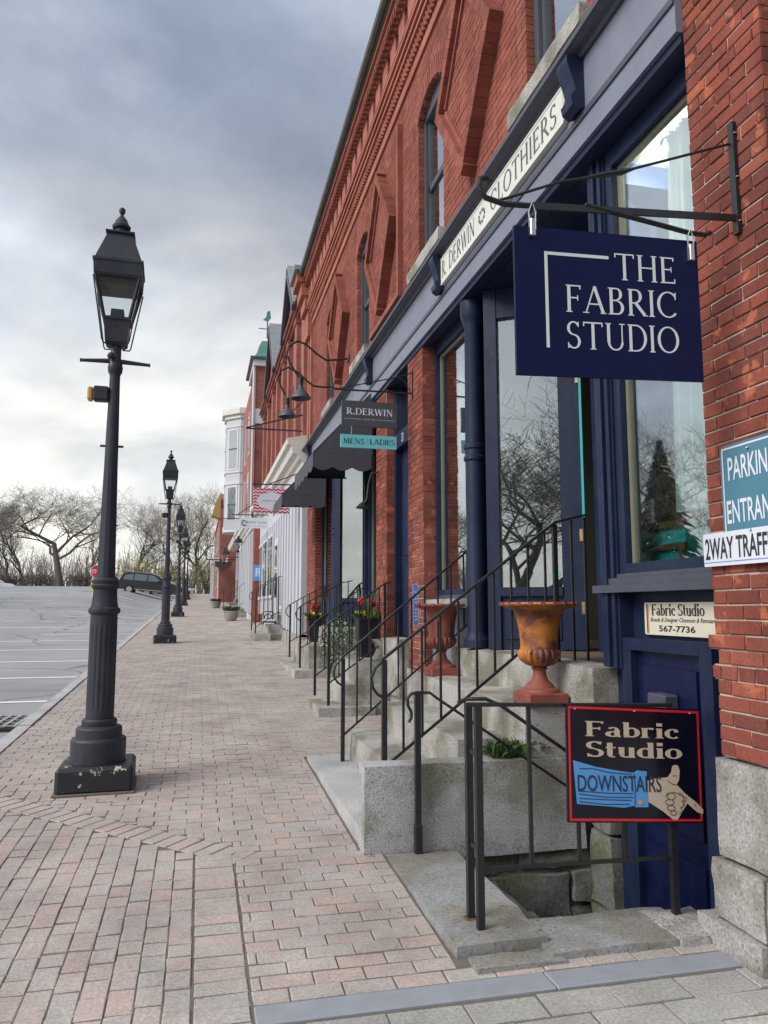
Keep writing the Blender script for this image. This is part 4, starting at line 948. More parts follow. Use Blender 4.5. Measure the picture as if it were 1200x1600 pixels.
# railings
def balusters(root, f_top, f_bot, xs, Y, w=0.014):
    for x in xs: MB().box(x-w/2, x+w/2, Y-w/2, Y+w/2, f_bot(x), f_top(x)).build('baluster', 'iron', root)
def stair_rail(label, Y, x0, zb0, zt0, x1, zt1, x2, zt2, zb1, drop=0.66, step=0.125, curl=True, lw=0.034, name='stair_railing'):
    r = thing(name, (x0,Y,zb0), label, 'railing', 'black iron stair railings')
    def top(x): return zt0+(zt1-zt0)*(x-x0)/(x1-x0) if x <= x1 else zt1+(zt2-zt1)*(x-x1)/max(1e-6, x2-x1)
    MB().box(x0-0.016, x0+0.016, Y-0.016, Y+0.016, zb0-0.02, zt0+0.0).build('post', 'iron', r)
    MB().box(x1-0.015, x1+0.015, Y-0.015, Y+0.015, zb1-0.02, zt1+0.0).build('post', 'iron', r)
    m = MB(); m.bar((x0-0.02,Y,zt0+0.0), (x1,Y,zt1+0.012), lw, 0.016); m.bar((x1-0.005,Y,zt1+0.012), (x2,Y,zt2+0.012), lw, 0.016); m.build('handrail', 'iron', r)
    if curl:
        sl = (zt1-zt0)/(x1-x0); p = [(x0-0.01,Y,zt0), (x0-0.06,Y,zt0-0.05), (x0-0.085,Y,zt0-0.11), (x0-0.075,Y,zt0-0.17), (x0-0.045,Y,zt0-0.21), (x0-0.005,Y,zt0-0.235)]
        MB().tube(p, 0.010, 6).build('curl', 'iron', r, smooth=True)
    m = MB(); m.bar((x0,Y,top(x0)-drop), (x1,Y,top(x1)-drop), 0.016, 0.016); m.build('lower_rail', 'iron', r)
    xs = []; x = x0+step
    while x < x1-0.04: xs.append(x); x += step
    balusters(r, lambda q: top(q), lambda q: top(q)-drop, xs, Y)
    xs = []; x = x1+step
    while x < x2: xs.append(x); x += step*0.8
    balusters(r, lambda q: top(q), lambda q: zb1, xs, Y)
    return r
stair_rail('black iron railing on the near side of the large stoop, beside the nearer urn', 4.83, 1.16, 0.52, 1.27, 2.36, 2.17, 2.60, 2.23, 1.245)
stair_rail('black iron railing on the far side of the large stoop, beside the farther urn', 6.75, 1.25, 0.28, 1.16, 2.42, 2.12, 2.56, 2.17, 1.245)
stair_rail('black iron railing on the near side of the house door stoop', 9.30, 1.545, 0.44, 1.40, 2.24, 1.89, 2.34, 1.90, 0.97, 0.70)
stair_rail('black iron railing on the house door stoop, in front of the flower pot', 10.35, 1.535, 0.47, 1.40, 2.15, 1.85, 2.25, 1.87, 0.97, 0.70)
stair_rail('black iron railing on the near side of the second shop stoop', 13.2, 1.70, 0.60, 1.62, 2.40, 2.02, 2.60, 2.06, 1.2, 0.70)
stair_rail('black iron railing on the far side of the second shop stoop', 15.0, 1.73, 0.68, 1.66, 2.40, 2.02, 2.62, 2.05, 1.2, 0.70)
r7 = stair_rail('black iron railing rising on the near side of the white shopfront stoop', 21.0, 1.50, 0.93, 2.03, 2.10, 2.44, 2.65, 2.46, 1.3, 0.95, 0.11)
stair_rail('black iron railing rising on the far side of the white shopfront stoop', 22.6, 1.50, 0.98, 2.06, 2.10, 2.47, 2.65, 2.50, 1.3, 0.95, 0.11)
# rail post and sloping rail on the stairwell
r = thing('stairwell_handrail', (1.30,4.56,0.16), 'black iron handrail with a hooked end sloping down against the granite block', 'railing')
MB().box(1.285,1.318,4.545,4.578,0.15,1.09).build('post', 'iron', r); MB().cbox(1.28,1.323,4.54,4.583,0.15,0.33,0.004).build('post_foot', 'iron', r)
MB().tube([(1.245,4.56,0.92),(1.262,4.56,0.945),(1.262,4.56,0.98),(1.24,4.56,1.02),(1.24,4.56,1.06),(1.262,4.56,1.087),(1.30,4.56,1.095),(1.38,4.56,1.09),(1.42,4.56,1.06),(2.30,4.50,0.47)], 0.0095, 6).build('handrail', 'iron', r, smooth=True)
r = thing('guard_railing', (1.27,3.45,0.14), 'black iron guard railing standing on the flagstones around the basement stairs', 'railing')
MB().box(1.255,1.287,3.425,3.457,0.13,1.15).build('post', 'iron', r); MB().box(1.255,1.287,3.555,3.587,0.15,1.15).build('post', 'iron', r)
MB().box(2.225,2.257,3.40,3.432,0.12,1.05).build('post', 'iron', r)
for z in (0.92, 0.50): MB().box(1.264,1.278,3.459,3.553,z,z+0.022).build('link', 'iron', r)
MB().bar((1.21,3.44,1.158), (2.26,3.415,1.128), 0.034, 0.016).build('top_rail', 'iron', r)
MB().tube([(1.20,3.50,1.16),(1.26,3.56,1.168),(1.36,3.57,1.165),(1.44,3.57,1.13),(2.3,3.56,0.55)], 0.010, 6).build('sloping_rail', 'iron', r, smooth=True)
MB().bar((1.27,3.44,0.43), (2.24,3.416,0.42), 0.016, 0.016).build('lower_rail', 'iron', r)
for x in (1.52,1.76,2.0): MB().box(x-0.008,x+0.008,3.425,3.441,0.43,1.15).build('baluster', 'iron', r)
for (x, y) in ((1.271,3.441),(1.271,3.571),(2.241,3.416)): MB().cbox(x-0.03,x+0.03,y-0.03,y+0.03,0.12,0.156 if y < 3.5 else 0.178,0.004).build('post_socket', 'rust', r)
# the next stoops
S2 = thing('house_door_stoop', (1.9,9.8,0.3), 'worn granite steps below the house door with a scrolled stone at the top', 'stoop')
stone(S2, 'step', (1.40,2.1,9.14,10.15,0.15,0.44)); stone(S2, 'step', (1.72,2.3,9.25,10.6,0.3,0.69), amp=0.014); stone(S2, 'step', (1.86,2.62,9.28,10.55,0.6,0.965), amp=0.014)
stone(S2, 'threshold', (2.2,2.6,8.45,9.27,0.6,1.25))
m = MB(); sp_ = [(-0.24,0),(0.24,0),(0.20,0.05),(0.17,0.12),(0.20,0.19),(0.27,0.24),(0.10,0.25),(-0.10,0.25),(-0.27,0.24),(-0.20,0.19),(-0.17,0.12),(-0.20,0.05)]
m.prism(sp_, (2.36,9.55,0.967), (1,0,0), (0,0,1), (0,-1,0), 0, 0.26); m.build('scroll_stone', 'granite', S2)
S3 = thing('second_shop_stoop', (1.9,13.9,0.5), 'granite steps leading to the second navy shop, past the flower pots', 'stoop')
stone(S3, 'step', (1.55,2.35,12.7,15.1,0.35,0.595)); stone(S3, 'step', (1.80,2.6,12.9,15.0,0.5,0.985)); stone(S3, 'landing', (2.15,3.3,12.0,15.0,0.8,1.27))
S4 = thing('white_shopfront_stoop', (1.9,21.8,0.8), 'pale granite steps and block in front of the white panelled shopfront', 'stoop')
stone(S4, 'step', (1.45,1.88,20.6,23.0,0.55,0.935)); stone(S4, 'step', (1.885,2.6,20.7,23.0,0.55,0.925)); stone(S4, 'step', (1.83,2.6,20.95,23.0,0.8,1.155)); stone(S4, 'block', (2.08,2.5,21.1,21.7,1.16,1.41)); stone(S4, 'landing', (2.2,2.7,21.75,23.0,1.1,1.35))
bn = thing('iron_bench', (1.92,21.5,1.16), 'small ornate black iron bench back leaning on the white shopfront steps', 'bench')
m = MB(); m.box(1.72,2.07,21.3,21.6,1.20,1.24); m.build('seat', 'iron', bn)
for k, x0 in enumerate((1.74,1.83,1.92,2.01)): MB().tube([(x0+0.04*math.cos(a), 21.6, 1.36+0.07*math.sin(a)) for a in [i*math.pi/4 for i in range(9)]], 0.010, 5).build('scroll', 'iron', bn)
MB().tube([(1.70,21.6,1.2),(1.70,21.6,1.44),(1.80,21.6,1.50),(1.98,21.6,1.50),(2.10,21.6,1.42),(2.10,21.6,1.2)], 0.014, 6).build('frame', 'iron', bn)
for x0 in (1.72,2.05): MB().box(x0,x0+0.025,21.3,21.6,1.155,1.20).build('leg', 'iron', bn)
wb = thing('wicker_basket', (2.30,21.35,1.41), 'pale round basket standing on the granite block by the white shopfront', 'basket')
MB().lathe([(0.10,0),(0.15,0.06),(0.16,0.13),(0.13,0.20),(0.06,0.26),(0.02,0.27)], (2.26,21.35,1.412), 16).build('body', 'sign_cream', wb, smooth=True)
for z_ in (0.06, 0.13): MB().lathe([(0.152,0),(0.168,0.01),(0.152,0.02)], (2.26,21.35,1.412+z_), 16).build('band', 'wood_brown', wb)

# dry leaves and grit blown into the corners
lt = MB(); rr = random.Random(15)
for k in range(260):
    c = rr.choice(((1.50,3.45,.10,.12,.168),(1.3,4.57,.25,.02,.176),(2.25,3.28,.12,.06,.172),(1.55,4.75,.4,.02,.29),(0.95,5.6,.02,.9,.205),(2.2,8.0,.1,.4,.30)))
    x, y = c[0]+rr.gauss(0, c[2]), c[1]+rr.gauss(0, c[3]); z = c[4]+rr.uniform(0,.006); a = rr.uniform(0, 6.28); s_ = rr.uniform(.004,.012); d = Vector((math.cos(a), math.sin(a), rr.uniform(-.2,.2))); e = Vector((-math.sin(a), math.cos(a), rr.uniform(-.2,.2))); p = Vector((x, y, z)); lt.rv = rr.random()
    lt.poly([p-d*s_, p+e*s_*.5, p+d*s_, p-e*s_*.5], [(0,1,2,3)])
lt.build('leaf_litter', 'wood_brown', kind='stuff', label='dry leaf crumbs and grit lying by the stairwell', cat='litter')
# ------------------------------------------------------------------ signs
def blur_text(w, h, n):
    # lettering too small to read in the photograph: a row of letter-sized marks
    rr = random.Random(n); P = []; F = []; c = w/n
    for i in range(n):
        if rr.random() < 0.1: continue
        b = len(P); a = i*c+c*0.12; e = a+c*rr.uniform(0.45, 0.75); hh = h*rr.uniform(0.75, 1.0)
        P += [(a,0),(a+c*.2,0),(a+c*.2,hh),(a,hh),(a+c*.2,hh*.4),(e,hh*.4),(e,hh*.6),(a+c*.2,hh*.6)]; F += [(b,b+1,b+2,b+3),(b+4,b+5,b+6,b+7)]
    return P, F
UX = (1,0,0); UZ = (0,0,1); NY = (0,-1,0)
# hanging shop sign near the camera
sg = thing('hanging_shop_sign', (W,2.795,3.3), 'large navy hanging sign with silver lettering on a black iron bracket', 'sign')
Y0 = 2.795; Os = (1.222,Y0,2.535); US = Vector((0.862,0,0.03)).normalized()
pad_board(sg, 'board', 'sign_navy', Os, US, UZ, NY, 0.862, 0.635, 0.016)
txt = lambda s, w, h, x, y, t=.125, n=.052: put(sg, 'lettering', 'silver_ink', serif(s, w, h, t, n), Os, US, UZ, NY, x, y)
txt('THE', 0.292, 0.118, 0.455, 0.430); txt('FABRIC', 0.527, 0.118, 0.222, 0.275); txt('STUDIO', 0.527, 0.118, 0.222, 0.118)
mb = MB(); mb.flat([(.132,.118),(.146,.118),(.146,.532),(.132,.532)], [(0,1,2,3)], Os, US, UZ, NY, .002); mb.flat([(.147,.518),(.428,.518),(.428,.532),(.147,.532)], [(0,1,2,3)], Os, US, UZ, NY, .002); mb.build('corner_line', 'silver_ink', sg)
MB().box(W-0.022,W-0.002,Y0-0.018,Y0+0.018,3.26,3.79).build('wall_plate', 'iron', sg)
for z in (3.31,3.52,3.73): MB().lathe([(0.009,0),(0.006,0.006)], (W-0.012,Y0-0.019,z), 8).build('bolt', 'steel', sg)
MB().bar((2.30,Y0,3.335), (1.30,Y0,3.265), 0.012, 0.030).build('arm', 'iron', sg)
MB().tube([(1.30,Y0,3.265),(1.18,Y0,3.258),(1.10,Y0,3.275),(1.068,Y0,3.315),(1.075,Y0,3.355),(1.105,Y0,3.365),(1.125,Y0,3.345)], 0.012, 6).build('scroll', 'iron', sg, smooth=True)
MB().tube([(1.55,Y0,3.30),(1.85,Y0,3.262),(2.05,Y0,3.235),(2.13,Y0,3.235),(2.155,Y0,3.25)], 0.011, 6).build('lower_bar', 'iron', sg, smooth=True)
MB().tube([(1.16,Y0+0.01,3.275),(1.45,Y0+0.01,3.40),(1.70,Y0+0.01,3.47),(2.30,Y0+0.01,3.70)], 0.006, 6).build('stay', 'iron', sg, smooth=True); MB().tube([(1.58,Y0+0.01,3.437),(1.64,Y0+0.01,3.455),(1.74,Y0+0.01,3.483),(1.80,Y0+0.01,3.508)], [0.006,0.013,0.013,0.006], 6).build('turnbuckle', 'iron', sg)
for x, zt in ((1.30,3.262),(2.045,3.235)):
    MB().tube([(x-0.012,Y0-0.012,zt-0.075),(x-0.016,Y0-0.012,zt-0.03),(x,Y0-0.012,zt+0.012),(x+0.016,Y0-0.012,zt-0.03),(x+0.012,Y0-0.012,zt-0.075)], 0.0035, 6).build('ring', 'steel', sg); MB().cbox(x-0.012,x+0.012,Y0-0.022,Y0-0.001+0.003,zt-0.135,zt-0.06,0.003).build('clip', 'steel', sg)
# wooden board over the near shop
fs = thing('clothier_board', (W-0.04,5.6,4.75), 'long white wooden board with grey serif lettering above the near shop', 'sign')
Ob = (W-0.075,6.93,4.755); Ub = (0,-1,0)
m = MB(); m.prism([(0,0),(2.62,0),(2.70,.03),(2.70,.09),(2.66,.12),(2.70,.16),(2.70,.24),(2.62,.27),(0,.27)], Ob, Ub, UZ, MXN, -0.035, 0); m.build('board', 'board_white', fs)
m = MB(); frame_line(m, Ob, Ub, UZ, MXN, 2.66, 0.27, 0.0, 0.018, 0.003); m.build('edge_moulding', 'board_white', fs)
bt_ = lambda s, w, h, x, y: put(fs, 'lettering', 'letter_dark', serif(s, w, h, .12, .05, .24, .12), Ob, Ub, UZ, MXN, x, y, 0.004)
bt_('R.', 0.125, 0.165, 0.07, 0.055); bt_('DERWIN', 0.70, 0.165, 0.28, 0.055); bt_('CLOTHIERS', 1.20, 0.165, 1.36, 0.055)
m = MB()
for k in range(9):
    a = k*2*math.pi/9; cx, cy = 1.16+0.065*math.cos(a), 0.135+0.05*math.sin(a)
    m.flat([(cx+0.022*math.cos(b+a)*(1 if q % 2 else .5), cy+0.022*math.sin(b+a)*(1 if q % 2 else .5), k*1e-4) for q, b in enumerate([i*math.pi/4 for i in range(8)])], [tuple(range(8))], Ob, Ub, UZ, MXN, 0.004)
m.build('floral_ornament', 'letter_dark', fs)
# grey and teal hanging boards
s2 = thing('hanging_clothier_sign', (W,8.22,4.05), 'grey hanging sign with white serif name above a teal strip, on a thin bracket', 'sign')
Y2 = 8.22; O2 = (1.488,Y2,3.61)
pad_board(s2, 'board', 'sign_slate', O2, UX, UZ, NY, 0.635, 0.292, 0.03)
put(s2, 'lettering', 'sign_white', serif('R.DERWIN', 0.53, 0.075, .17, .06, .3, .12), O2, UX, UZ, NY, 0.055, 0.135)
m = MB(); m.flat([(.03,.083),(.23,.083),(.23,.086),(.03,.086)], [(0,1,2,3)], O2, UX, UZ, NY, .002); m.flat([(.40,.083),(.61,.083),(.61,.086),(.40,.086)], [(0,1,2,3)], O2, UX, UZ, NY, .002); m.build('rule', 'sign_white', s2); put(s2, 'lettering', 'sign_white', blur_text(0.14, 0.016, 8), O2, UX, UZ, NY, 0.245, 0.077)
O3 = (1.478,Y2,3.368); pad_board(s2, 'teal_strip', 'sign_teal', O3, UX, UZ, NY, 0.638, 0.148, 0.025)
put(s2, 'lettering', 'navy_ink', serif('MENS', 0.235, 0.06, .17, .06, .28, .1), O3, UX, UZ, NY, 0.03, 0.045); put(s2, 'lettering', 'navy_ink', serif('|', 0.012, 0.06), O3, UX, UZ, NY, 0.297, 0.045); put(s2, 'lettering', 'navy_ink', serif('LADIES', 0.285, 0.06, .17, .06, .28, .1), O3, UX, UZ, NY, 0.33, 0.045)
MB().box(W-0.015,W-0.001,Y2-0.02,Y2+0.02,3.95,4.30).build('wall_plate', 'iron', s2); MB().bar((W-0.01,Y2,4.03),(1.40,Y2,4.02),0.012,0.018).build('arm', 'iron', s2)
MB().tube([(W-0.01,Y2,4.27),(2.10,Y2,4.20),(1.75,Y2,4.11),(1.45,Y2,4.03),(1.36,Y2,4.04),(1.34,Y2,4.08)], 0.007, 5).build('stay', 'iron', s2); MB().tube([(2.28,Y2,4.05),(2.20,Y2,4.18),(2.12,Y2,4.21)], 0.006, 5).build('scroll', 'iron', s2)
for x in (1.6,2.0):
    MB().bar((x,Y2,4.02),(x,Y2,3.90),0.008).build('link', 'steel', s2); MB().bar((x-0.0,Y2,3.612),(x,Y2,3.515),0.008).build('link', 'steel', s2)
# basement sign on the guard railing
s3 = thing('basement_sign', (1.69,3.37,0.6), 'black red-edged sign with a painted pointing hand, fixed to the guard railing', 'sign')
ang = math.atan2(-0.046, 0.70); U3 = Vector((math.cos(ang),0,math.sin(ang))); V3_ = Vector((0.012,0,1)).normalized(); Y3 = 3.385
O4 = Vector((1.683,Y3,0.620)); w4, h4 = 0.712, 0.533
pad_board(s3, 'board', 'sign_black', O4, U3, V3_, NY, w4, h4, 0.014)
m = MB(); frame_line(m, O4, U3, V3_, NY, w4, h4, 0.008, 0.011, 0.0015); m.build('red_border', 'red_ink', s3)
def s3p(x, y): return ((x-103)/735.0*w4, (872-(x-103)/735*22-y)/650.0*h4*0.985+0.004)     # sheet coordinates of the painted picture
bold = lambda s, x0, x1, yb, yt: put(s3, 'lettering', 'cream_ink', serif(s, s3p(x1,0)[0]-s3p(x0,0)[0], s3p(x0,yt)[1]-s3p(x0,yb)[1], .19, .075, .30, .06), O4, U3, V3_, NY, s3p(x0,0)[0], s3p((x0+x1)/2,yb)[1]-0.004, 0.002)
bold('Fabric', 202, 715, 378, 292); bold('Studio', 203, 725, 494, 405)
sl = [(150,772),(400,783),(455,770),(458,778),(532,775),(527,572),(472,570),(456,584),(380,578),(250,560),(133,530)]
m = MB(); m.flat([s3p(*p) for p in sl], [tuple(range(len(sl)))], O4, U3, V3_, NY, .002); m.build('painted_sleeve', 'blue_ink', s3)
hd = [(532,745),(610,795),(668,842),(690,840),(732,770),(748,745),(800,792),(833,803),(836,778),(800,738),(738,690),(692,640),(706,612),(711,560),(703,530),(685,526),(670,535),(662,570),(642,600),(580,608),(531,625)]
m = MB(); m.flat([s3p(*p) for p in hd], [tuple(range(len(hd)))], O4, U3, V3_, NY, .0024); m.build('painted_hand', 'cream_ink', s3)
def stroke(nm, mt, pts, w=4.5, off=.0036):
    m = MB(); k = 0
    for a, b in zip(pts, pts[1:]):
        p, q = Vector(s3p(*a)), Vector(s3p(*b)); d = (q-p); 
        if d.length < 1e-6: continue
        n_ = Vector((-d.y, d.x)).normalized()*(w/735*w4/2); k += 1
        m.flat([tuple(p-n_)+(k*5e-5,), tuple(q-n_)+(k*5e-5,), tuple(q+n_)+(k*5e-5,), tuple(p+n_)+(k*5e-5,)], [(0,1,2,3)], O4, U3, V3_, NY, off)
    m.build(nm, mt, s3)
for pts in ([(165,575),(240,572),(330,590),(445,592)],[(155,700),(300,705),(450,702)],[(160,716),(300,728),(450,722)],[(160,740),(300,742),(440,740)],[(160,758),(300,768),(430,762)],[(458,590),(462,660),(458,770)]): stroke('sleeve_fold', 'navy_ink', pts, 4)
def ell(cx, cy, rx, ry, a0=0, a1=360, n=12): return [(cx+rx*math.cos(R(a0+(a1-a0)*i/n)), cy+ry*math.sin(R(a0+(a1-a0)*i/n))) for i in range(n+1)]
for pts in (ell(658,708,22,20),ell(648,742,24,16),ell(655,775,22,15),ell(668,802,18,13),ell(700,715,26,28,-90,60),ell(708,748,20,22,-60,80),ell(695,785,20,20,-60,80),[(625,712),(640,690),(680,685),(720,705),(745,715)],[(640,620),(670,640),(692,640)],[(670,590),(690,590)],[(785,745),(795,760)],[(720,760),(740,720)]): stroke('hand_line', 'wood_brown', pts, 4)
put(s3, 'lettering', 'navy_ink', sans('DOWNSTAIRS', s3p(605,0)[0]-s3p(155,0)[0], 0.074, 0.008), O4, U3, V3_, NY, s3p(155,0)[0], s3p(380,694)[1], .0042)
m = MB(); c_ = s3p(487,748); m.flat([(c_[0]+.012*math.cos(i*math.pi/6), c_[1]+.012*math.sin(i*math.pi/6)) for i in range(12)], [tuple(range(12))], O4, U3, V3_, NY, .004); m.build('painted_button', 'orange_ink', s3)
for x in (0.05, 0.36, 0.66): MB().lathe([(0.006,0),(0.004,0.003)], (1.683+x,Y3-0.004,0.62+h4-0.02-0.065*x), 8).build('bolt', 'steel', s3)
# small cream sign below the window
s4 = thing('telephone_sign', (XS+0.07,3.5,1.48), 'small cream sign with black lettering and a telephone number below the near shop window', 'sign')
O5 = (XS+0.055,3.95,1.452); U5 = (0,-1,0)
pad_board(s4, 'board', 'sign_cream', O5, U5, UZ, MXN, 0.66, 0.178, 0.012, 0.012)
put(s4, 'lettering', 'black_ink', serif('Fabric', 0.22, 0.062, .19, .07, .26, .05), O5, U5, UZ, MXN, 0.075, 0.107); put(s4, 'lettering', 'black_ink', serif('Studio', 0.22, 0.062, .19, .07, .26, .05), O5, U5, UZ, MXN, 0.32, 0.107)
put(s4, 'lettering', 'black_ink', sans('Brands & Designer Closeouts & Remnants', 0.58, 0.030, 0, 0.4), O5, U5, UZ, MXN, 0.06, 0.066); put(s4, 'lettering', 'black_ink', sans('567-7736', 0.32, 0.034, 0.018), O5, U5, UZ, MXN, 0.14, 0.020)
m = MB(); m.flat([(.036,.008),(.044,.008),(.044,.170),(.036,.170)], [(0,1,2,3)], O5, U5, UZ, MXN, .002); m.build('orange_stripe', 'orange_ink', s4)
m = MB(); m.flat([(.024,.008),(.033,.008),(.033,.170),(.024,.170)], [(0,1,2,3)], O5, U5, UZ, MXN, .002); m.build('black_stripe', 'black_ink', s4)
# parking signs on the pier
s5 = thing('parking_entrance_sign', (W,2.8,1.95), 'teal road sign with white lettering on the brick corner pier', 'sign')
O6 = (W-0.022,2.985,1.915); pad_board(s5, 'plate', 'road_sign_teal', O6, U5, UZ, MXN, 0.42, 0.41, 0.003, 0.035)
m = MB(); frame_line(m, O6, U5, UZ, MXN, 0.42, 0.41, 0.012, 0.008, 0.0015); m.build('border', 'sign_white', s5)
put(s5, 'lettering', 'sign_white', sans('PARKING', 0.30, 0.105, 0.012), O6, U5, UZ, MXN, 0.05, 0.247); put(s5, 'lettering', 'sign_white', sans('ENTRANCE', 0.36, 0.105, 0.012), O6, U5, UZ, MXN, 0.030, 0.055)
MB().lathe([(0.008,0),(0.006,0.006)], (W-0.026,2.80,2.285), 8).build('bolt', 'steel', s5)
s6 = thing('two_way_traffic_sign', (W,2.8,1.8), 'white road sign strip with black lettering below the teal sign on the pier', 'sign')
O7 = (W-0.032,3.122,1.788); pad_board(s6, 'plate', 'sign_white', O7, U5, UZ, MXN, 0.50, 0.150, 0.003, 0.006)
put(s6, 'lettering', 'black_ink', sans('2WAY TRAFFIC', 0.465, 0.098, 0.014), O7, U5, UZ, MXN, 0.015, 0.030)
m = MB(); m.flat([(.0,.016),(.50,.016),(.50,.019),(0,.019)], [(0,1,2,3)], O7, U5, UZ, MXN, .002); m.build('edge_line', 'blue_sign', s6)
MB().lathe([(0.008,0),(0.006,0.006)], (W-0.036,2.80,1.93), 8).build('bolt', 'steel', s6)
# vertical blue strip hung on the far railing of the large stoop
s7 = thing('blue_strip_sign', (2.17,7.6,1.42), 'narrow upright blue sign with pale lettering by the house door', 'sign')
O8 = (2.155,7.72,1.42); pad_board(s7, 'board', 'blue_sign', O8, UX, UZ, NY, 0.066, 0.43, 0.01)
put(s7, 'lettering', 'sign_white', blur_text(0.32, 0.034, 9), (2.155+0.05,7.72,1.47), UZ, (-1,0,0), NY, 0.0, 0.0, 0.003); m = MB(); frame_line(m, O8, UX, UZ, NY, 0.066, 0.43, 0.003, 0.004, 0.002); m.build('border', 'sign_white', s7)
# gooseneck lamps on the wall
def goose(pts, shade, Y, label):
    g = thing('gooseneck_lamp', (W,Y,5.7), label, 'wall lamp', 'black gooseneck wall lamps')
    MB().tube([at(x, y, Y) for x, y in pts], 0.018, 8).build('arm', 'iron', g, smooth=True); MB().lathe([(0.05,0),(0.05,0.02)], (0,0,0), 12)
    p = at(*pts[0], Y); MB().cbox(W-0.03,W-0.002,Y-0.05,Y+0.05,p.z-0.06,p.z+0.06,0.01).build('wall_plate', 'iron', g)
    q = at(*shade, Y); m = MB(); m.lathe([(0.035,0.10),(0.045,0.0),(0.10,-0.05),(0.16,-0.14),(0.165,-0.16),(0.155,-0.155),(0.09,-0.05)], (q.x,q.y,q.z), 20); m.build('shade', 'slate_dark', g, smooth=True); MB().lathe([(0.04,0.06),(0.045,0.18),(0.02,0.20)], (q.x,q.y,q.z), 12).build('socket', 'iron', g)
goose([(546,560),(530,562),(510,563),(495,553),(478,538),(465,533),(452,540),(448,553),(453,567),(462,582),(469,592)], (470,608), 12.1, 'black gooseneck wall lamp with curled arm, the nearer of the two by the upper windows')
goose([(520,605),(505,605),(490,603),(478,594),(467,583),(451,574),(438,579),(434,590),(439,604),(446,618)], (449,638), 13.73, 'black gooseneck wall lamp with curled arm, the farther and lower of the two')
bl_ = thing('bracket_lamp', (W,10.05,3.4), 'thin curved black lamp arm on the brick pier under the near awning', 'wall lamp')
MB().tube([(W-0.005,9.95,3.42),(W-0.10,9.95,3.40),(W-0.14,9.95,3.25),(W-0.16,9.95,3.05),(W-0.20,9.95,2.98)], 0.012, 6).build('arm', 'iron', bl_, smooth=True); MB().lathe([(0.02,0.05),(0.05,0.02),(0.09,-0.02),(0.08,-0.03)], (W-0.22,9.95,2.95), 14).build('shade', 'iron', bl_, smooth=True)
bk = thing('sign_bracket', (W,17.2,5.6), 'empty black iron sign bracket, a long triangle projecting from the wall above the white cornice', 'bracket')
MB().bar((W,17.2,5.62),(0.93,17.2,5.62),0.03).build('arm', 'iron', bk); MB().bar((W,17.2,6.03),(0.93,17.2,5.635),0.03).build('stay', 'iron', bk); MB().bar((1.75,17.2,5.85),(2.28,17.2,6.4),0.02).build('stay', 'iron', bk)
# signs further along
cv = thing('chevron_sign', (1.55,17.5,4.0), 'hanging sign with red and white zigzag border and pale oval, beyond the awnings', 'sign')
Oc = (1.14,17.5,3.735); pad_board(cv, 'board', 'sign_white', Oc, UX, UZ, NY, 0.82, 0.585, 0.03)
m = MB(); n = 0
for rw_ in range(8):
    for k in range(8):
        for s_ in (0, 1):
            xa = k*0.1025+s_*0.05125; xb = xa+0.05125; ya = 0.005+rw_*0.073+(0.035 if s_ else 0); yb = 0.005+rw_*0.073+(0 if s_ else 0.035)
            m.flat([(xa,ya),(xb,yb),(xb,yb+0.036),(xa,ya+0.036)], [(0,1,2,3)], Oc, UX, UZ, NY, .002)
m.build('zigzag', 'stop_red', cv)
m = MB(); m.flat([(.41+.33*math.cos(i*math.pi/16)*(1+.05*math.cos(i*math.pi/2)), .29+.20*math.sin(i*math.pi/16)*(1+.05*math.cos(i*math.pi/2))) for i in range(32)], [tuple(range(32))], Oc, UX, UZ, NY, .004); m.build('oval', 'sign_white', cv)
put(cv, 'lettering', 'letter_dark', blur_text(0.42, 0.05, 14), Oc, UX, UZ, NY, 0.20, 0.27, .006)
MB().bar((W,17.5,4.42),(1.1,17.5,4.40),0.025).build('arm', 'iron', cv); MB().bar((W,17.5,4.75),(1.5,17.5,4.42),0.02).build('stay', 'iron', cv)
ws = thing('white_plank_sign', (1.7,26,4.4), 'long white hanging sign with a ring emblem before the white shopfront', 'sign')
Ow = (1.25,26,4.26); pad_board(ws, 'board', 'sign_white', Ow, UX, UZ, NY, 0.96, 0.36, 0.03, 0.06); put(ws, 'lettering', 'letter_dark', blur_text(0.66, 0.09, 12), Ow, UX, UZ, NY, 0.25, 0.16); put(ws, 'lettering', 'letter_dark', blur_text(0.8, 0.04, 20), Ow, UX, UZ, NY, 0.08, 0.06)
MB().tube([(1.40+0.075*math.cos(i*math.pi/8),25.985,4.44+0.085*math.sin(i*math.pi/8)) for i in range(15)], 0.012, 5).build('ring_emblem', 'letter_dark', ws)
MB().bar((W,26,4.72),(1.0,26,4.70),0.03).build('arm', 'iron', ws); MB().bar((W,26,5.5),(1.2,26,4.72),0.025).build('stay', 'iron', ws)
w2 = thing('grey_hanging_sign', (1.3,34,5.2), 'plain pale hanging board under the white bay window', 'sign'); Ow2 = (0.98,34,4.98); pad_board(w2, 'board', 'sign_white', Ow2, UX, UZ, NY, 0.70, 0.46, 0.03, 0.04); MB().bar((2.4,34,5.5),(0.9,34,5.48),0.03).build('arm', 'iron', w2)
bp = thing('parking_plate', (2.2,29.1,2.8), 'small square blue parking plate on the brown brick pier', 'sign'); Op = (1.98,29.4,2.62); pad_board(bp, 'plate', 'blue_ink', Op, UX, UZ, NY, 0.36, 0.60, 0.02); put(bp, 'lettering', 'sign_white', sans('P', 0.2, 0.32, 0.03), Op, UX, UZ, NY, 0.08, 0.16)
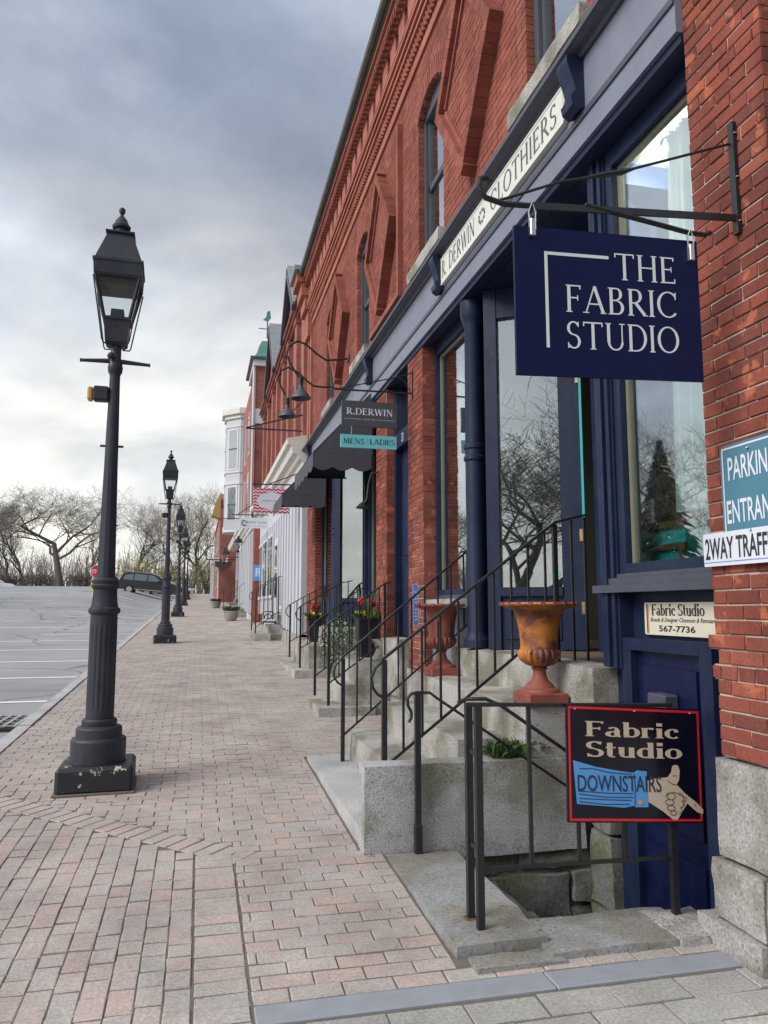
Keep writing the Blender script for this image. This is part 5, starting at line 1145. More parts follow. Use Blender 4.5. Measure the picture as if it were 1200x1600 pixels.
# ------------------------------------------------------------------ street lamps
def make_lamp():
    r = thing('street_lamp', (0,0,0), 'x', 'street lamp', 'cast iron street lamps along the kerb')
    MB().cbox(-0.275,0.275,-0.275,0.275,-0.06,0.135,0.025).build('plinth', 'plinth_black', r)
    MB().cbox(-0.292,0.292,-0.290,0.294,-0.07,-0.046,0.006).build('contact_shade', 'joint', r)  # added dark slab: contact shade around the plinth put into colour
    m = MB(); m.lathe([(0.205,0.136),(0.205,0.30),(0.195,0.315),(0.172,0.322),(0.172,0.385),(0.160,0.40),(0.128,0.41),(0.132,0.425),(0.132,0.445),(0.118,0.46)], n=40); m.build('base', 'iron_post', r, smooth=30)
    def flute(z0, z1, k): return lambda a, z: 1-(0.07 if (z0 <= z <= z1 and math.cos(a*k) > 0.1) else 0)
    m = MB(); m.lathe([(0.105,0.461),(0.105,0.53),(0.105,0.545),(0.103,1.17),(0.102,1.19),(0.102,1.26),(0.118,1.272),(0.122,1.29),(0.118,1.308),(0.104,1.318),(0.096,1.36),(0.09,1.44),(0.092,1.46),(0.106,1.472),(0.110,1.488),(0.098,1.50),(0.104,1.515),(0.104,1.53),(0.085,1.55)], n=64, fn=flute(0.545,1.171,16)); m.build('lower_shaft', 'iron_post', r, smooth=30)
    m = MB(); m.lathe([(0.072,1.551),(0.070,1.58),(0.069,1.60),(0.054,2.40),(0.053,2.44),(0.050,2.70),(0.041,3.20),(0.043,3.22),(0.055,3.24),(0.06,3.28),(0.05,3.33),(0.042,3.35),(0.042,3.46)], n=48, fn=flute(1.599,2.41,12)); m.build('upper_shaft', 'iron_post', r, smooth=30)
    m = MB(); m.tube([(-0.275,0,3.325),(-0.26,0,3.325),(-0.06,0,3.335),(0.06,0,3.335),(0.26,0,3.325),(0.275,0,3.325)], [0.017,0.013,0.020,0.020,0.013,0.017], 10); m.build('ladder_bar', 'iron_post', r, smooth=True)
    m = MB(); m.lathe([(0.02,-0.02),(0.03,0.0),(0.02,0.025)], (-0.035,-0.06,3.36), 10); m.build('knob', 'iron_post', r, smooth=True)
    # photocell box with amber lens
    bx = MB().cbox(-0.16,-0.04,-0.05,0.05,2.99,3.11,0.012).build('sensor_box', 'iron_post', r); MB().cbox(-0.205,-0.162,-0.045,0.045,2.99,3.10,0.012).build('amber_lens', 'amber', bx)
    MB().tube([(-0.09,0,2.62),(0.09,0,2.62)], 0.010, 6).build('crossbar', 'iron_post', r)
    # lantern: square, wider at the top
    H0, H1 = 3.46, 3.66
    def sq(prof): mm = MB(); mm.lathe([(a*math.sqrt(2), b) for a, b in prof], n=4, square=True); return mm
    sq([(0.062,H0),(0.085,H0+0.02),(0.100,H1),(0.110,H1+0.005),(0.110,H1+0.025),(0.098,H1+0.03)]).build('lantern_cup', 'iron_post', r)
    sq([(0.055,H1+0.031),(0.05,H1+0.11)]).build('lamp_holder', 'bulb_holder', r)
    zt = 4.02; a0, a1 = 0.102, 0.174
    for sx in (-1, 1):
        for sy in (-1, 1): MB().bar((sx*a0,sy*a0,H1+0.02),(sx*a1,sy*a1,zt),0.020).build('lantern_bar', 'iron_post', r)
    for k in range(4):
        c_, s_ = math.cos(k*math.pi/2), math.sin(k*math.pi/2); rot = lambda x, y, z: (c_*x-s_*y, s_*x+c_*y, z)
        m = MB(); e = 0.004; m.poly([rot(-a0,-a0+e,H1+0.03),rot(a0,-a0+e,H1+0.03),rot(a1,-a1+e,zt),rot(-a1,-a1+e,zt)], [(0,1,2,3)]); m.build('lantern_pane', 'lantern_glass', r)
    MB().box(-0.15,0.15,-0.15,0.15,zt-0.075,zt-0.02).build('reflector', 'bulb_holder', r)
    sq([(0.178,zt-0.02),(0.186,zt),(0.191,zt+0.10),(0.198,zt+0.105),(0.198,zt+0.125),(0.182,zt+0.13),(0.098,zt+0.385),(0.115,zt+0.39),(0.115,zt+0.405),(0.08,zt+0.41)]).build('lantern_roof', 'iron_post', r)
    m = MB(); z = zt+0.41; m.lathe([(0.05,z),(0.05,z+0.05),(0.072,z+0.06),(0.076,z+0.08),(0.06,z+0.10),(0.045,z+0.14),(0.02,z+0.17),(0.012,z+0.185),(0.02,z+0.20),(0.027,z+0.22),(0.024,z+0.24),(0.010,z+0.252)], n=20); m.build('finial', 'iron_post', r, smooth=True)
    for sx in (-1, 1):
        for sy in (-1, 1): MB().tube([(sx*0.05,sy*0.05,H0-0.01),(sx*0.098,sy*0.098,H0+0.005),(sx*0.108,sy*0.108,H0+0.03),(sx*0.186,sy*0.186,zt-0.03)], 0.006, 5).build('stay_rod', 'iron_post', r)
    return r
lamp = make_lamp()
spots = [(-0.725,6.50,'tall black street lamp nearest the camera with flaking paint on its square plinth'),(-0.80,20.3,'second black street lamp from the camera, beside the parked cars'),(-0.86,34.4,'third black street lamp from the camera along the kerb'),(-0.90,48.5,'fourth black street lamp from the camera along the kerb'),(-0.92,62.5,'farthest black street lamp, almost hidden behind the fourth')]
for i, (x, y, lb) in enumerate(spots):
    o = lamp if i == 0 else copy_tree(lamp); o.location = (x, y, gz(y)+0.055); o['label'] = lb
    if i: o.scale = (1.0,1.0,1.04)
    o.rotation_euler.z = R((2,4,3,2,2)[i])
# ------------------------------------------------------------------ urns
def urn(x, y, z, label, m):
    u = thing('garden_urn', (x,y,z), label, 'urn', 'rusty iron urns on the stoop')
    MB().cbox(x-0.135,x+0.135,y-0.135,y+0.135,z,z+0.075,0.006).build('foot', 'terracotta', u)
    mm = MB(); mm.lathe([(0.128,0.076),(0.12,0.095),(0.095,0.105),(0.09,0.12),(0.055,0.15),(0.042,0.19),(0.042,0.215),(0.055,0.225),(0.045,0.235)], (x,y,z), 28); mm.build('stem', 'terracotta', u, smooth=True)
    mm = MB(); mm.lathe([(0.05,0.236),(0.09,0.25),(0.125,0.275),(0.140,0.305),(0.140,0.33),(0.122,0.352)], (x,y,z), 72, fn=lambda a, q: 1-0.17*(1-abs(math.cos(a*10)))**2*(q > 0.24)*(q < 0.345)); mm.build('gadrooned_bowl', m, u, smooth=50)
    mm = MB(); mm.lathe([(0.122,0.353),(0.120,0.38),(0.128,0.47),(0.145,0.56),(0.165,0.60),(0.225,0.622),(0.245,0.628),(0.252,0.64),(0.245,0.652),(0.15,0.645),(0.12,0.60),(0.10,0.5)], (x,y,z), 40); mm.build('body', m, u, smooth=50)
    for k in range(40):
        a = 2*math.pi*k/40; mm = MB(); 
        if k % 2 == 0: MB().obox((x+0.246*math.cos(a),y+0.246*math.sin(a),z+0.643), (math.cos(a),math.sin(a),0), (-math.sin(a),math.cos(a),0), (0,0,1), 0.009, 0.013, 0.011).build('rim_bead', 'terracotta', u)
    return u
urn(2.175, 4.72, 0.985, 'nearer rust-red fluted urn on the stoop, stained orange, just above the painted sign', 'urn_rust')
urn(2.19, 6.86, 0.985, 'farther rust-red urn on the stoop, beside the brick pier and seen through the railings', 'terracotta')
# ------------------------------------------------------------------ flower pots and plants
def leaf_blade(m, base, d, l, w, droop=0.3):
    d = V3(d).normalized(); s = d.cross(V3((0,0,1))); s = s.normalized() if s.length > 1e-3 else V3((1,0,0)); b = V3(base)
    p1 = b+d*l*0.55; p2 = b+d*l+V3((0,0,-droop*l))
    m.poly([b-s*w*0.25, b+s*w*0.25, p1+s*w*0.5, p2, p1-s*w*0.5], [(0,1,2,3,4)])
def flower_pot(x, y, z, h, w, label, seed):
    rr = random.Random(seed); f = thing('flower_pot', (x,y,z), label, 'flower pot', 'dark flower pots on the steps')
    mm = MB(); mm.lathe([(w*0.36*1.41,0),(w*0.5*1.41,h),(w*0.54*1.41,h+0.01),(w*0.54*1.41,h+0.035),(w*0.44*1.41,h+0.03)], (x,y,z), 4, True); mm.build('pot', 'pot', f)
    lf = MB()
    for k in range(150):
        a = rr.uniform(0, 6.28); r_ = w*0.5*math.sqrt(rr.random()); lf.rv = rr.random()
        leaf_blade(lf, (x+r_*math.cos(a),y+r_*math.sin(a),z+h), (math.cos(a)*rr.uniform(.2,.9),math.sin(a)*rr.uniform(.2,.9),1), rr.uniform(.10,.24), rr.uniform(.015,.04))
    for k in range(14):
        a = rr.uniform(0, 6.28); leaf_blade(lf, (x,y,z+h), (math.cos(a)*.35,math.sin(a)*.35,1), rr.uniform(.38,.55), .018, 0.1)
    lf.build('foliage', 'leaf', f)
    def bloom(c, r_, m, nm):
        mm = MB()
        for k in range(6):
            a = k*math.pi/3; mm.lathe([(0.0,-r_),(r_*.42,-r_*.4),(r_*.46,r_*.3),(r_*.05,r_*.9)], (c[0]+r_*.4*math.cos(a),c[1]+r_*.4*math.sin(a),c[2]+rr.uniform(-.2,.2)*r_), 6)
        mm.build(nm, m, f, smooth=True)
    for k in range(8):
        a = rr.uniform(0, 6.28); r_ = w*0.48*rr.random(); bloom((x+r_*math.cos(a),y+r_*math.sin(a),z+h+rr.uniform(.19,.27)), .032, 'petal_red', 'tulip')
    for k in range(11):
        a = rr.uniform(0, 6.28); r_ = w*rr.uniform(.3,.58); bloom((x+r_*math.cos(a),y+r_*math.sin(a),z+h+rr.uniform(.03,.12)), .030, 'petal_yellow', 'pansy')
    return f
flower_pot(2.17, 9.95, 0.965, 0.47, 0.30, 'tall dark pot of red tulips and yellow pansies beside the brick pier', 4)
flower_pot(2.10, 14.2, 0.985, 0.40, 0.28, 'dark pot with a red and a yellow bloom, farther along on the second shop steps', 9)
def shrub(x, y, z, rx, rz, n, lw, label, mt='leaf', seed=1, nm='shrub', cat='shrub', stem=True, group=None, white=0):
    rr = random.Random(seed); s = thing(nm, (x,y,z), label, cat, group); lf = MB(); wf = MB()
    for k in range(n):
        a, b = rr.uniform(0, 6.28), rr.uniform(-1, 1); q = rr.random()**0.4; cl = 0.75+0.35*noise.noise(Vector((math.cos(a)*1.5, math.sin(a)*1.5+seed, b*2)))
        p = Vector((x+rx*q*cl*math.cos(a)*math.sqrt(1-b*b), y+rx*q*cl*math.sin(a)*math.sqrt(1-b*b), z+rz*(1+b*q*cl)))
        d = Vector((rr.uniform(-1,1),rr.uniform(-1,1),rr.uniform(-.4,1))); lf.rv = rr.random(); t_ = (wf if rr.random() < white else lf); leaf_blade(t_, p, d, lw*rr.uniform(.8,1.8), lw*rr.uniform(.5,.9), .2)
    lf.build('foliage', mt, s)
    if white: wf.build('blossom', 'petal_white', s)
    if stem:
        tm = MB()
        for k in range(5): a = k*1.3; tm.tube([(x,y,z-0.02),(x+rx*.3*math.cos(a),y+rx*.3*math.sin(a),z+rz*.9),(x+rx*.6*math.cos(a),y+rx*.6*math.sin(a),z+rz*1.4)], [.02*rx+.004,.012*rx+.003,.004*rx+.001], 5)
        tm.build('stem', 'bark', s)
    return s
shrub(2.05, 11.3, gz(11.3)+0.15, 0.34, 0.55, 900, .035, 'leafy green bush with white blossom between the two stoops', 'leaf', 3, white=.28)
shrub(2.05, 12.2, gz(12.2)+0.15, 0.30, 0.40, 600, .035, 'low leafy bush behind the railings by the second shop steps', 'leaf', 5, white=.12)
wd_ = thing('weed_tuft', (2.13,4.72,0.66), 'tuft of green weeds growing on the granite ledge below the nearer urn', 'weed'); rr = random.Random(8); lf = MB()
for k in range(190):
    a = rr.uniform(0, 6.28); leaf_blade(lf, (1.98+rr.uniform(-.16,.16),4.70+rr.uniform(-.05,.07),0.66), (math.cos(a)*rr.uniform(.3,1.1),math.sin(a)*rr.uniform(.3,.9)-.15,rr.uniform(.7,1.6)), rr.uniform(.07,.20), rr.uniform(.010,.028), .30)
lf.build('leaves', 'leaf', wd_)
# small debris in the joints by the stairwell
# ------------------------------------------------------------------ buildings further up the street
G2 = thing('gabled_brick_building', (W,23,0.8), 'red brick block with slate gables above a white panelled shopfront', 'building')
MB().box(W,12,16.96,29.6,4.6,9.05).build('wall', 'brick_far', G2)
MB().box(W+0.25,12,16.96,29.6,0.2,4.6).build('wall_behind_shopfront', 'interior', G2)
for k, y0 in enumerate((17.1,18.55,20.3,21.75,23.5,25.0,26.8,28.6)):
    MB().box(W-0.11,W-0.002,y0,y0+0.42,5.3,8.70).build('pilaster', 'brick_far', G2); MB().box(W-0.14,W-0.003,y0-0.03,y0+0.45,8.702,8.85).build('pilaster_cap', 'brick_deep', G2)
for y0 in (17.75,19.35,21.0,22.5,24.2,25.9,27.7):
    f = MB(); f.box(W-0.02,W-0.004,y0,y0+0.62,5.6,7.5); w_ = f.build('window', 'sash', G2); MB().box(W-0.030,W-0.022,y0+0.06,y0+0.56,5.66,6.52).build('pane', 'upper_glass', w_); MB().box(W-0.030,W-0.022,y0+0.06,y0+0.56,6.58,7.44).build('pane', 'upper_glass', w_); MB().box(W-0.06,W-0.004,y0-0.05,y0+0.67,5.50,5.598).build('sill', 'granite', w_)
for z0, p in ((8.86,0.10),(8.95,0.16),(9.05,0.22)): MB().box(W-p,12,16.96,29.6,z0,z0+0.085).build('corbel_course', 'brick_deep', G2)
def gable(yc, hw, z0, zp, label):
    tri = [(yc-hw,z0),(yc+hw,z0),(yc,zp)]; m = MB(); m.prism(tri, (0,0,0), (0,1,0), (0,0,1), (1,0,0), W-0.10, W+0.25); g = m.build('gable', 'brick_far', G2)
    for sgn in (-1, 1):
        a, b = Vector((W-0.26,yc+sgn*(hw+0.10),z0-0.10)), Vector((W-0.26,yc,zp+0.06)); d = (b-a); nrm__ = Vector((0,-sgn*d.z*sgn,0)); up_ = Vector((1,0,0)).cross(d).normalized(); up_ = up_ if up_.z > 0 else -up_
        m = MB(); m.obox((a+b)/2+Vector((2.0,0,0))+up_*0.06, (1,0,0), d, up_, 2.0, d.length/2, 0.05); m.build('slate_slope', 'slate_roof', g)
        m = MB(); m.obox((a+b)/2+Vector((0.03,0,0))-up_*0.06, (1,0,0), d, up_, 0.05, d.length/2, 0.08); m.build('barge_board', 'slate_dark', g)
    MB().box(W-0.13,W-0.104,yc-0.22,yc+0.22,z0+0.1,z0+0.62).build('gable_vent', 'slate_dark', g)
gable(19.7, 1.35, 9.14, 10.55, ''); gable(25.2, 1.6, 9.14, 11.0, '')
# white shopfront with deep cornice
pf = [(0.0,4.42),(-0.10,4.42),(-0.12,4.52),(-0.20,4.56),(-0.24,4.66),(-0.34,4.70),(-0.38,4.86),(-0.46,4.90),(-0.48,5.02),(0.0,5.12)]
m = MB(); m.prism(pf[::-1], (W,17.0,0.38), (1,0,0), (0,0,1), (0,1,0), 0, 12.5); m.build('white_cornice', 'cornice_white', G2)
MB().box(W-0.10,W+0.06,17.0,29.5,4.2,4.798).build('white_frieze', 'white_wood', G2)
for k in range(14): MB().box(W-0.112,W-0.101,17.6+k*0.28,17.6+k*0.28+0.12,4.34,4.66).build('red_letter', 'stop_red', G2)
y = 17.0; k = 0
while y < 29.4:
    w_ = 0.16 if k % 3 else 0.34
    MB().box(W-(0.07 if k % 3 else 0.12),W+0.05,y,y+w_-0.012,gz(y)+0.35,4.198).build('white_plank', 'white_wood', G2); y += w_; k += 1
MB().box(W+0.03,W+0.2,17.0,29.5,0.6,4.2).build('white_backing', 'white_wood', G2); MB().box(W-0.15,W+0.2,17.0,29.5,0.2,1.02).build('stone_base', 'granite', G2)
for y0 in (23.6,25.6,27.6):
    w_ = MB().box(W-0.16,W-0.122,y0,y0+1.5,1.9,3.9).build('shop_window', 'white_paint', G2); MB().box(W-0.168,W-0.161,y0+0.1,y0+1.4,2.0,3.8).build('pane', 'upper_glass', w_); MB().box(W-0.176,W-0.169,y0+0.73,y0+0.77,2.0,3.8).build('mullion', 'white_paint', w_)
d_ = MB().box(W-0.16,W-0.122,21.9,22.9,1.36,3.6).build('shop_door', 'white_paint', G2); MB().box(W-0.168,W-0.161,22.05,22.75,1.9,3.4).build('pane', 'upper_glass', d_)
m = MB(); m.box(W-0.32,W+0.3,29.5,30.2,0.9,5.2); m.build('brown_pier', 'brick_deep', G2)
# tower with copper roof
T = thing('copper_roof_tower', (2.4,31.5,1.1), 'red brick building with a bell shaped green copper turret roof and weathervane', 'building')
MB().box(1.98,9,30.3,39.0,4.9,11.25).build('wall', 'brick_far', T)
MB().box(1.86,3.4,30.15,33.2,11.25,11.50).build('cornice', 'cornice_white', T); MB().box(1.74,3.5,30.05,33.3,11.502,11.60).build('cornice_cap', 'slate_dark', T)
m = MB(); cx, cy = 2.75, 31.65; m.lathe([(a*1.414,b) for a, b in ((1.0,11.602),(0.86,11.75),(0.70,12.05),(0.60,12.4),(0.50,12.62),(0.12,12.78),(0.05,12.9))], (cx,cy,0), 4, True); m.build('copper_roof', 'copper', T)
vn = MB(); vn.tube([(2.45,31.0,12.7),(2.45,31.0,13.45)], 0.03, 6); v_ = vn.build('weathervane_pole', 'slate_dark', T); MB().bar((2.1,31,13.1),(2.8,31,13.1),0.03).build('direction_arm', 'slate_dark', v_); MB().prism([(-0.18,0),(0.02,-0.06),(0.14,0.1),(0.1,0.42),(-0.02,0.36),(-0.06,0.12)], (2.45,31.0,13.48), (1,0,0), (0,0,1), (0,-1,0), -0.02, 0.02).build('bird', 'copper', v_)
for x0 in (2.06,): MB().tube([(1.9,30.28,11.2),(1.9,30.28,4.9)], 0.05, 8).build('downpipe', 'white_paint', T)
for y0 in (31.0,33.5,36.0):
    for z0 in (5.6,8.3): w_ = MB().box(1.955,1.978,y0,y0+0.9,z0,z0+1.9).build('window', 'white_paint', T); MB().box(1.945,1.953,y0+0.08,y0+0.82,z0+0.08,z0+1.82).build('pane', 'upper_glass', w_)
MB().box(1.93,2.32,30.28,30.298,8.9,9.5).build('stone_plaque', 'white_paint', T)
MB().box(2.0,9,30.3,39.0,0.8,4.9).build('ground_floor_wall', 'white_wood', T)
m = MB(); m.prism([(q*0.8, z) for q, z in pf][::-1], (2.0,30.3,0.25), (1,0,0), (0,0,1), (0,1,0), 0, 8.7); m.build('white_cornice', 'cornice_white', T)
y = 30.5; k = 0
while y < 38.8: MB().box(1.92 if k % 2 else 1.88,1.999,y,y+0.42,gz(y)+0.3,4.5).build('white_plank', 'white_wood', T); y += 0.52; k += 1
# white timber building with a polygonal bay
Wb = thing('white_timber_building', (2.5,41,1.5), 'white clapboard building with a tall polygonal bay under a heavy cornice', 'building')
MB().box(2.2,9,39.1,50,5.6,11.9).build('wall', 'white_wood', Wb); MB().box(2.3,9,39.1,50,1.3,5.6).build('ground_floor_wall', 'brick_deep', Wb)
def octo(nm, m_, r_, z0, z1, par): m = MB(); m.lathe([(r_,z0),(r_,z1)], (2.35,40.6,0), 8, True); return m.build(nm, m_, par)
bay = octo('bay', 'white_wood', 1.28, 5.55, 11.35, Wb); octo('bay_cornice', 'cornice_white', 1.38, 11.35, 11.55, Wb); octo('bay_cornice', 'cornice_white', 1.52, 11.551, 11.85, Wb); octo('bay_skirt', 'white_paint', 1.34, 5.45, 5.75, bay); octo('bay_band', 'white_paint', 1.33, 7.9, 8.05, bay); octo('bay_band', 'white_paint', 1.33, 8.5, 8.62, bay); octo('bay_band', 'white_paint', 1.32, 10.9, 11.0, bay)
for k in range(20): 
    if not (7.8 < 5.85+k*0.27 < 8.7): octo('clapboard_edge', 'white_paint', 1.286, 5.85+k*0.27, 5.862+k*0.27, bay)
for f in (3,4,5,6):
    a = 2*math.pi*f/8; ap = 1.28*math.cos(math.pi/8); n_ = Vector((math.cos(a), math.sin(a), 0)); t_ = Vector((-math.sin(a), math.cos(a), 0)); c0 = Vector((2.35,40.6,0))
    for z0, z1, mt in ((5.95,7.75,'copper'),(8.75,10.75,'upper_glass')):
        w_ = MB().obox(c0+n_*(ap+0.012)+Vector((0,0,(z0+z1)/2)), n_, t_, (0,0,1), 0.015, 0.36, (z1-z0)/2+0.1).build('window', 'white_paint', bay); MB().obox(c0+n_*(ap+0.030)+Vector((0,0,(z0+z1)/2)), n_, t_, (0,0,1), 0.004, 0.26, (z1-z0)/2).build('pane', 'upper_glass', w_)
        MB().obox(c0+n_*(ap+0.036)+Vector((0,0,(z0+z1)/2)), n_, t_, (0,0,1), 0.006, 0.28, 0.035).build('sash_bar', 'sash', w_)
for y0 in (40.5,43,45.5,48): MB().box(2.18,2.296,y0,y0+0.35,gz(y0)+0.2,5.2).build('white_pilaster', 'white_wood', Wb)
m = MB(); m.prism([(0,5.15),(-0.5,5.2),(-0.6,5.45),(0,5.5)][::-1], (2.3,42.2,0), (1,0,0), (0,0,1), (0,1,0), 0, 7.6); m.build('shop_cornice', 'cornice_white', Wb)
# farther block with porch and yellow gable
Fb = thing('far_brick_building', (2.0,60,2.1), 'distant brick building with an ochre gable end and a white porch', 'building')
MB().box(1.35,9,56,75,2.0,8.6).build('wall', 'brick_far', Fb)
m = MB(); m.prism([(56,8.6),(60.5,8.6),(58.2,10.1)], (0,0,0), (0,1,0), (0,0,1), (1,0,0), 1.35, 9); m.build('gable', 'brick_far', Fb); MB().prism([(1.349,9.9),(1.349,8.0),(0.75,8.2),(0.95,9.0)][::-1], (0,56,0), (1,0,0), (0,0,1), (0,1,0), 0, 1.4).build('ochre_hood', 'yellow_wall', Fb); MB().box(1.28,1.348,56.4,75,8.3,8.5).build('eave_board', 'stop_red', Fb)
MB().box(0.75,1.35,55.2,58.5,4.7,5.1).build('porch_roof', 'white_paint', Fb)
for y0 in (55.3,58.2): MB().box(0.80,0.98,y0,y0+0.18,2.0,4.7).build('porch_column', 'white_paint', Fb)
MB().box(1.30,1.345,56.3,57.6,2.2,4.5).build('porch_door', 'white_paint', Fb)
for y0 in (59.5,62.5,65.5):
    for z0 in (3.2,6.0): w_ = MB().box(1.315,1.348,y0,y0+1.0,z0,z0+1.6).build('window', 'white_paint', Fb); MB().box(1.30,1.312,y0+.1,y0+.9,z0+.1,z0+1.5).build('pane', 'upper_glass', w_)
hs = thing('dark_hanging_sign', (1.4,50,4.3), 'small dark shield shaped hanging sign far along the row of shops', 'sign'); p = at(349,880,50); MB().prism([(-0.55,0.12),(0.55,0.12),(0.5,-0.2),(0.0,-0.42),(-0.5,-0.2)], p, (1,0,0), (0,0,1), (0,-1,0), -0.03, 0.03).build('board', 'brown_sign', hs); MB().bar((0.4,50,p.z+0.22),(2.3,50,p.z+0.22),0.06).build('arm', 'iron', hs)
def wall_lantern(px, py, Y, label):
    p = at(px, py, Y); l = thing('wall_lantern', p, label, 'wall lantern', 'lanterns on the far shops'); k = Y/36
    m = MB(); m.lathe([(0.10*k,-0.28*k),(0.20*k,0.10*k)], p, 6); m.build('glass', 'lantern_glass', l); m = MB(); m.lathe([(0.24*k,0.10*k),(0.20*k,0.16*k),(0.06*k,0.30*k),(0.02*k,0.42*k)], p, 6); m.build('cap', 'iron', l); m = MB(); m.lathe([(0.04*k,-0.36*k),(0.11*k,-0.28*k)], p, 6); m.build('base', 'iron', l); MB().bar((p.x+0.2,p.y,p.z-0.05),(2.3,p.y,p.z-0.05),0.04).build('arm', 'iron', l)
wall_lantern(372, 851, 36.5, 'pale glass wall lantern on a bracket in front of the white shopfront'); wall_lantern(351, 869, 45, 'smaller wall lantern hanging by the far brick wall')
# far stoops
for (y0, lb) in ((33.5,'distant pale granite steps in front of the second white shopfront'),(42.0,'farthest small granite steps at the end of the row')):
    s = thing('far_stoop', (1.7,y0,gz(y0)), lb, 'stoop'); g_ = gz(y0)
    for k in range(3): MB().cbox(1.35+k*0.28,2.1,y0-0.0+k*0.1,y0+2.2,g_-0.2,g_+0.19*(k+1),0.02).build('step', 'granite', s)
    stair_rail('thin black handrail of the %s' % ('distant second white shopfront steps' if y0 < 40 else 'farthest small steps'), y0+0.15, 1.3, g_, g_+0.95, 2.0, g_+1.55, 2.1, g_+1.56, g_+0.4, 0.8, 0.2, False)
# tubs on the pavement far along
for (x, y0, lb) in ((1.25,31.0,'round stone tub with a small plant beside the brown pier'),(0.95,44.5,'small dark tub with a plant near the end of the row')):
    tb = thing('planter_tub', (x,y0,gz(y0)), lb, 'planter'); MB().lathe([(0.18,0),(0.25,0.09),(0.27,0.30),(0.30,0.33),(0.30,0.37),(0.24,0.36)], (x,y0,gz(y0)), 20).build('tub', 'granite', tb, smooth=40); lf = MB(); rr = random.Random(int(y0))
    for k in range(160): a = rr.uniform(0,6.28); leaf_blade(lf, (x+.25*math.cos(a)*rr.random(),y0+.25*math.sin(a)*rr.random(),gz(y0)+.35), (math.cos(a)*rr.uniform(.2,1),math.sin(a)*rr.uniform(.2,1),1), rr.uniform(.1,.35), .04)
    lf.build('foliage', 'needle', tb)
# ------------------------------------------------------------------ parking lot: cars and signs
def make_car(name, loc, rz, paint, label, wagon=True):
    c = thing(name, (0,0,0), label, 'car')
    L_ = 4.7 if wagon else 4.5
    if wagon: pr = [(-2.32,0.45),(-2.35,0.85),(-2.25,1.05),(-2.05,1.50),(-1.85,1.66),(-1.0,1.72),(0.1,1.70),(0.55,1.60),(1.25,1.12),(2.0,1.0),(2.28,0.80),(2.35,0.5),(2.25,0.30),(-2.2,0.32)]
    else: pr = [(-2.2,0.45),(-2.25,0.9),(-1.9,1.02),(-1.35,1.40),(-0.3,1.45),(0.4,1.38),(1.1,0.98),(1.9,0.88),(2.2,0.7),(2.25,0.4),(2.1,0.28),(-2.1,0.3)]
    P = []; F = []; n = len(pr); ws = (-0.92,-0.86,0.86,0.92)
    rows = []
    for y, s in ((-0.91,0.0),(-0.80,1.0),(0.80,1.0),(0.91,0.0)):
        ring = []
        for (x, z) in pr:
            zz = z if (s or z < 1.1) else z; yy = y
            if z > 1.15: yy = y*(1-0.18*(z-1.1)/0.6)
            k = 1-(0.03 if not s else 0); ring.append((x*k, yy, 0.3+(zz-0.3)*(1-(0.02 if not s else 0))))
        rows.append(ring)
    mb = MB()
    for r_ in rows: P += r_
    for j in range(3):
        for i in range(n): i2 = (i+1) % n; F.append((j*n+i, j*n+i2, (j+1)*n+i2, (j+1)*n+i))
    F += [tuple(range(n))[::-1][::-1], tuple(range(3*n, 4*n))[::-1]]
    mb.poly(P, F); body = mb.build('body', paint, c, smooth=40)
    zt = 1.58 if wagon else 1.34
    for s in (-1, 1):
        for k, q in enumerate(([(-1.95,1.08),(-1.85,1.42),(-1.2,zt-0.0),(-1.2,1.08)],[(-1.12,1.08),(-1.12,zt),(-0.15,zt),(-0.15,1.08)],[(-0.07,1.08),(-0.07,zt),(0.38,zt-0.05),(0.95,1.12)]) if wagon else ([(-1.5,1.0),(-1.25,1.30),(-0.4,1.34),(-0.4,1.0)],[(-0.32,1.0),(-0.32,1.34),(0.3,1.30),(0.85,1.0)])):
            m = MB(); m.poly([(x, s*(0.91*(1-0.18*max(0,z-1.1)/0.6)+0.012), z) for x, z in q], [(0,1,2,3) if s > 0 else (3,2,1,0)]); m.build('side_window', 'car_glass', body)
        for x in (-1.42, 1.40):
            w_ = MB(); w_.tube([(x,s*0.70,0.36),(x,s*0.94,0.36)], 0.36, 20); wo_ = w_.build('wheel', 'tyre', c, smooth=40); r_ = MB(); r_.tube([(x,s*0.935,0.36),(x,s*0.955,0.36)], 0.22, 10); r_.build('rim', 'steel', wo_)
        MB().cbox(2.12,2.33,s*0.55-0.18,s*0.55+0.18,0.72,0.86,0.03).build('headlight', 'sign_white', c); MB().cbox(-2.38,-2.2,s*0.62-0.14,s*0.62+0.14,0.9,1.05,0.03).build('tail_light', 'stop_red', c); MB().cbox(0.72,0.88,s*1.0-0.08,s*1.0+0.08,1.06,1.2,0.03).build('mirror', paint, c)
        MB().box(-1.9,0.0,s*0.66-0.015,s*0.66+0.015,1.735,1.76).build('roof_rail', 'steel', c) if wagon else None
        MB().box(-1.0,1.0,s*0.93-0.01,s*0.93+0.01,0.36,0.42).build('sill_trim', 'steel', c)
    m = MB(); a, b = (0.60,1.23) if wagon else (0.45,1.05); z0, z1 = (1.56,1.15) if wagon else (1.34,1.01); m.poly([(a+0.03,-0.66,z0+0.02),(a+0.03,0.66,z0+0.02),(b+0.03,0.76,z1+0.02),(b+0.03,-0.76,z1+0.02)], [(0,1,2,3)]); m.build('windscreen', 'car_glass', body)
    c.location = loc; c.rotation_euler = (math.atan(SL), -math.atan((lotz(loc[0]+1.4, loc[1])-lotz(loc[0]-1.4, loc[1]))/2.8)*0.35, rz); return c
sx = at(184,912,64).x+2.35
cs = make_car('parked_suv', (sx,64.0,lotz(sx,64.0)+0.12), R(-2), 'car_black', 'black sport utility car parked nose to the kerb beside the second street lamp')
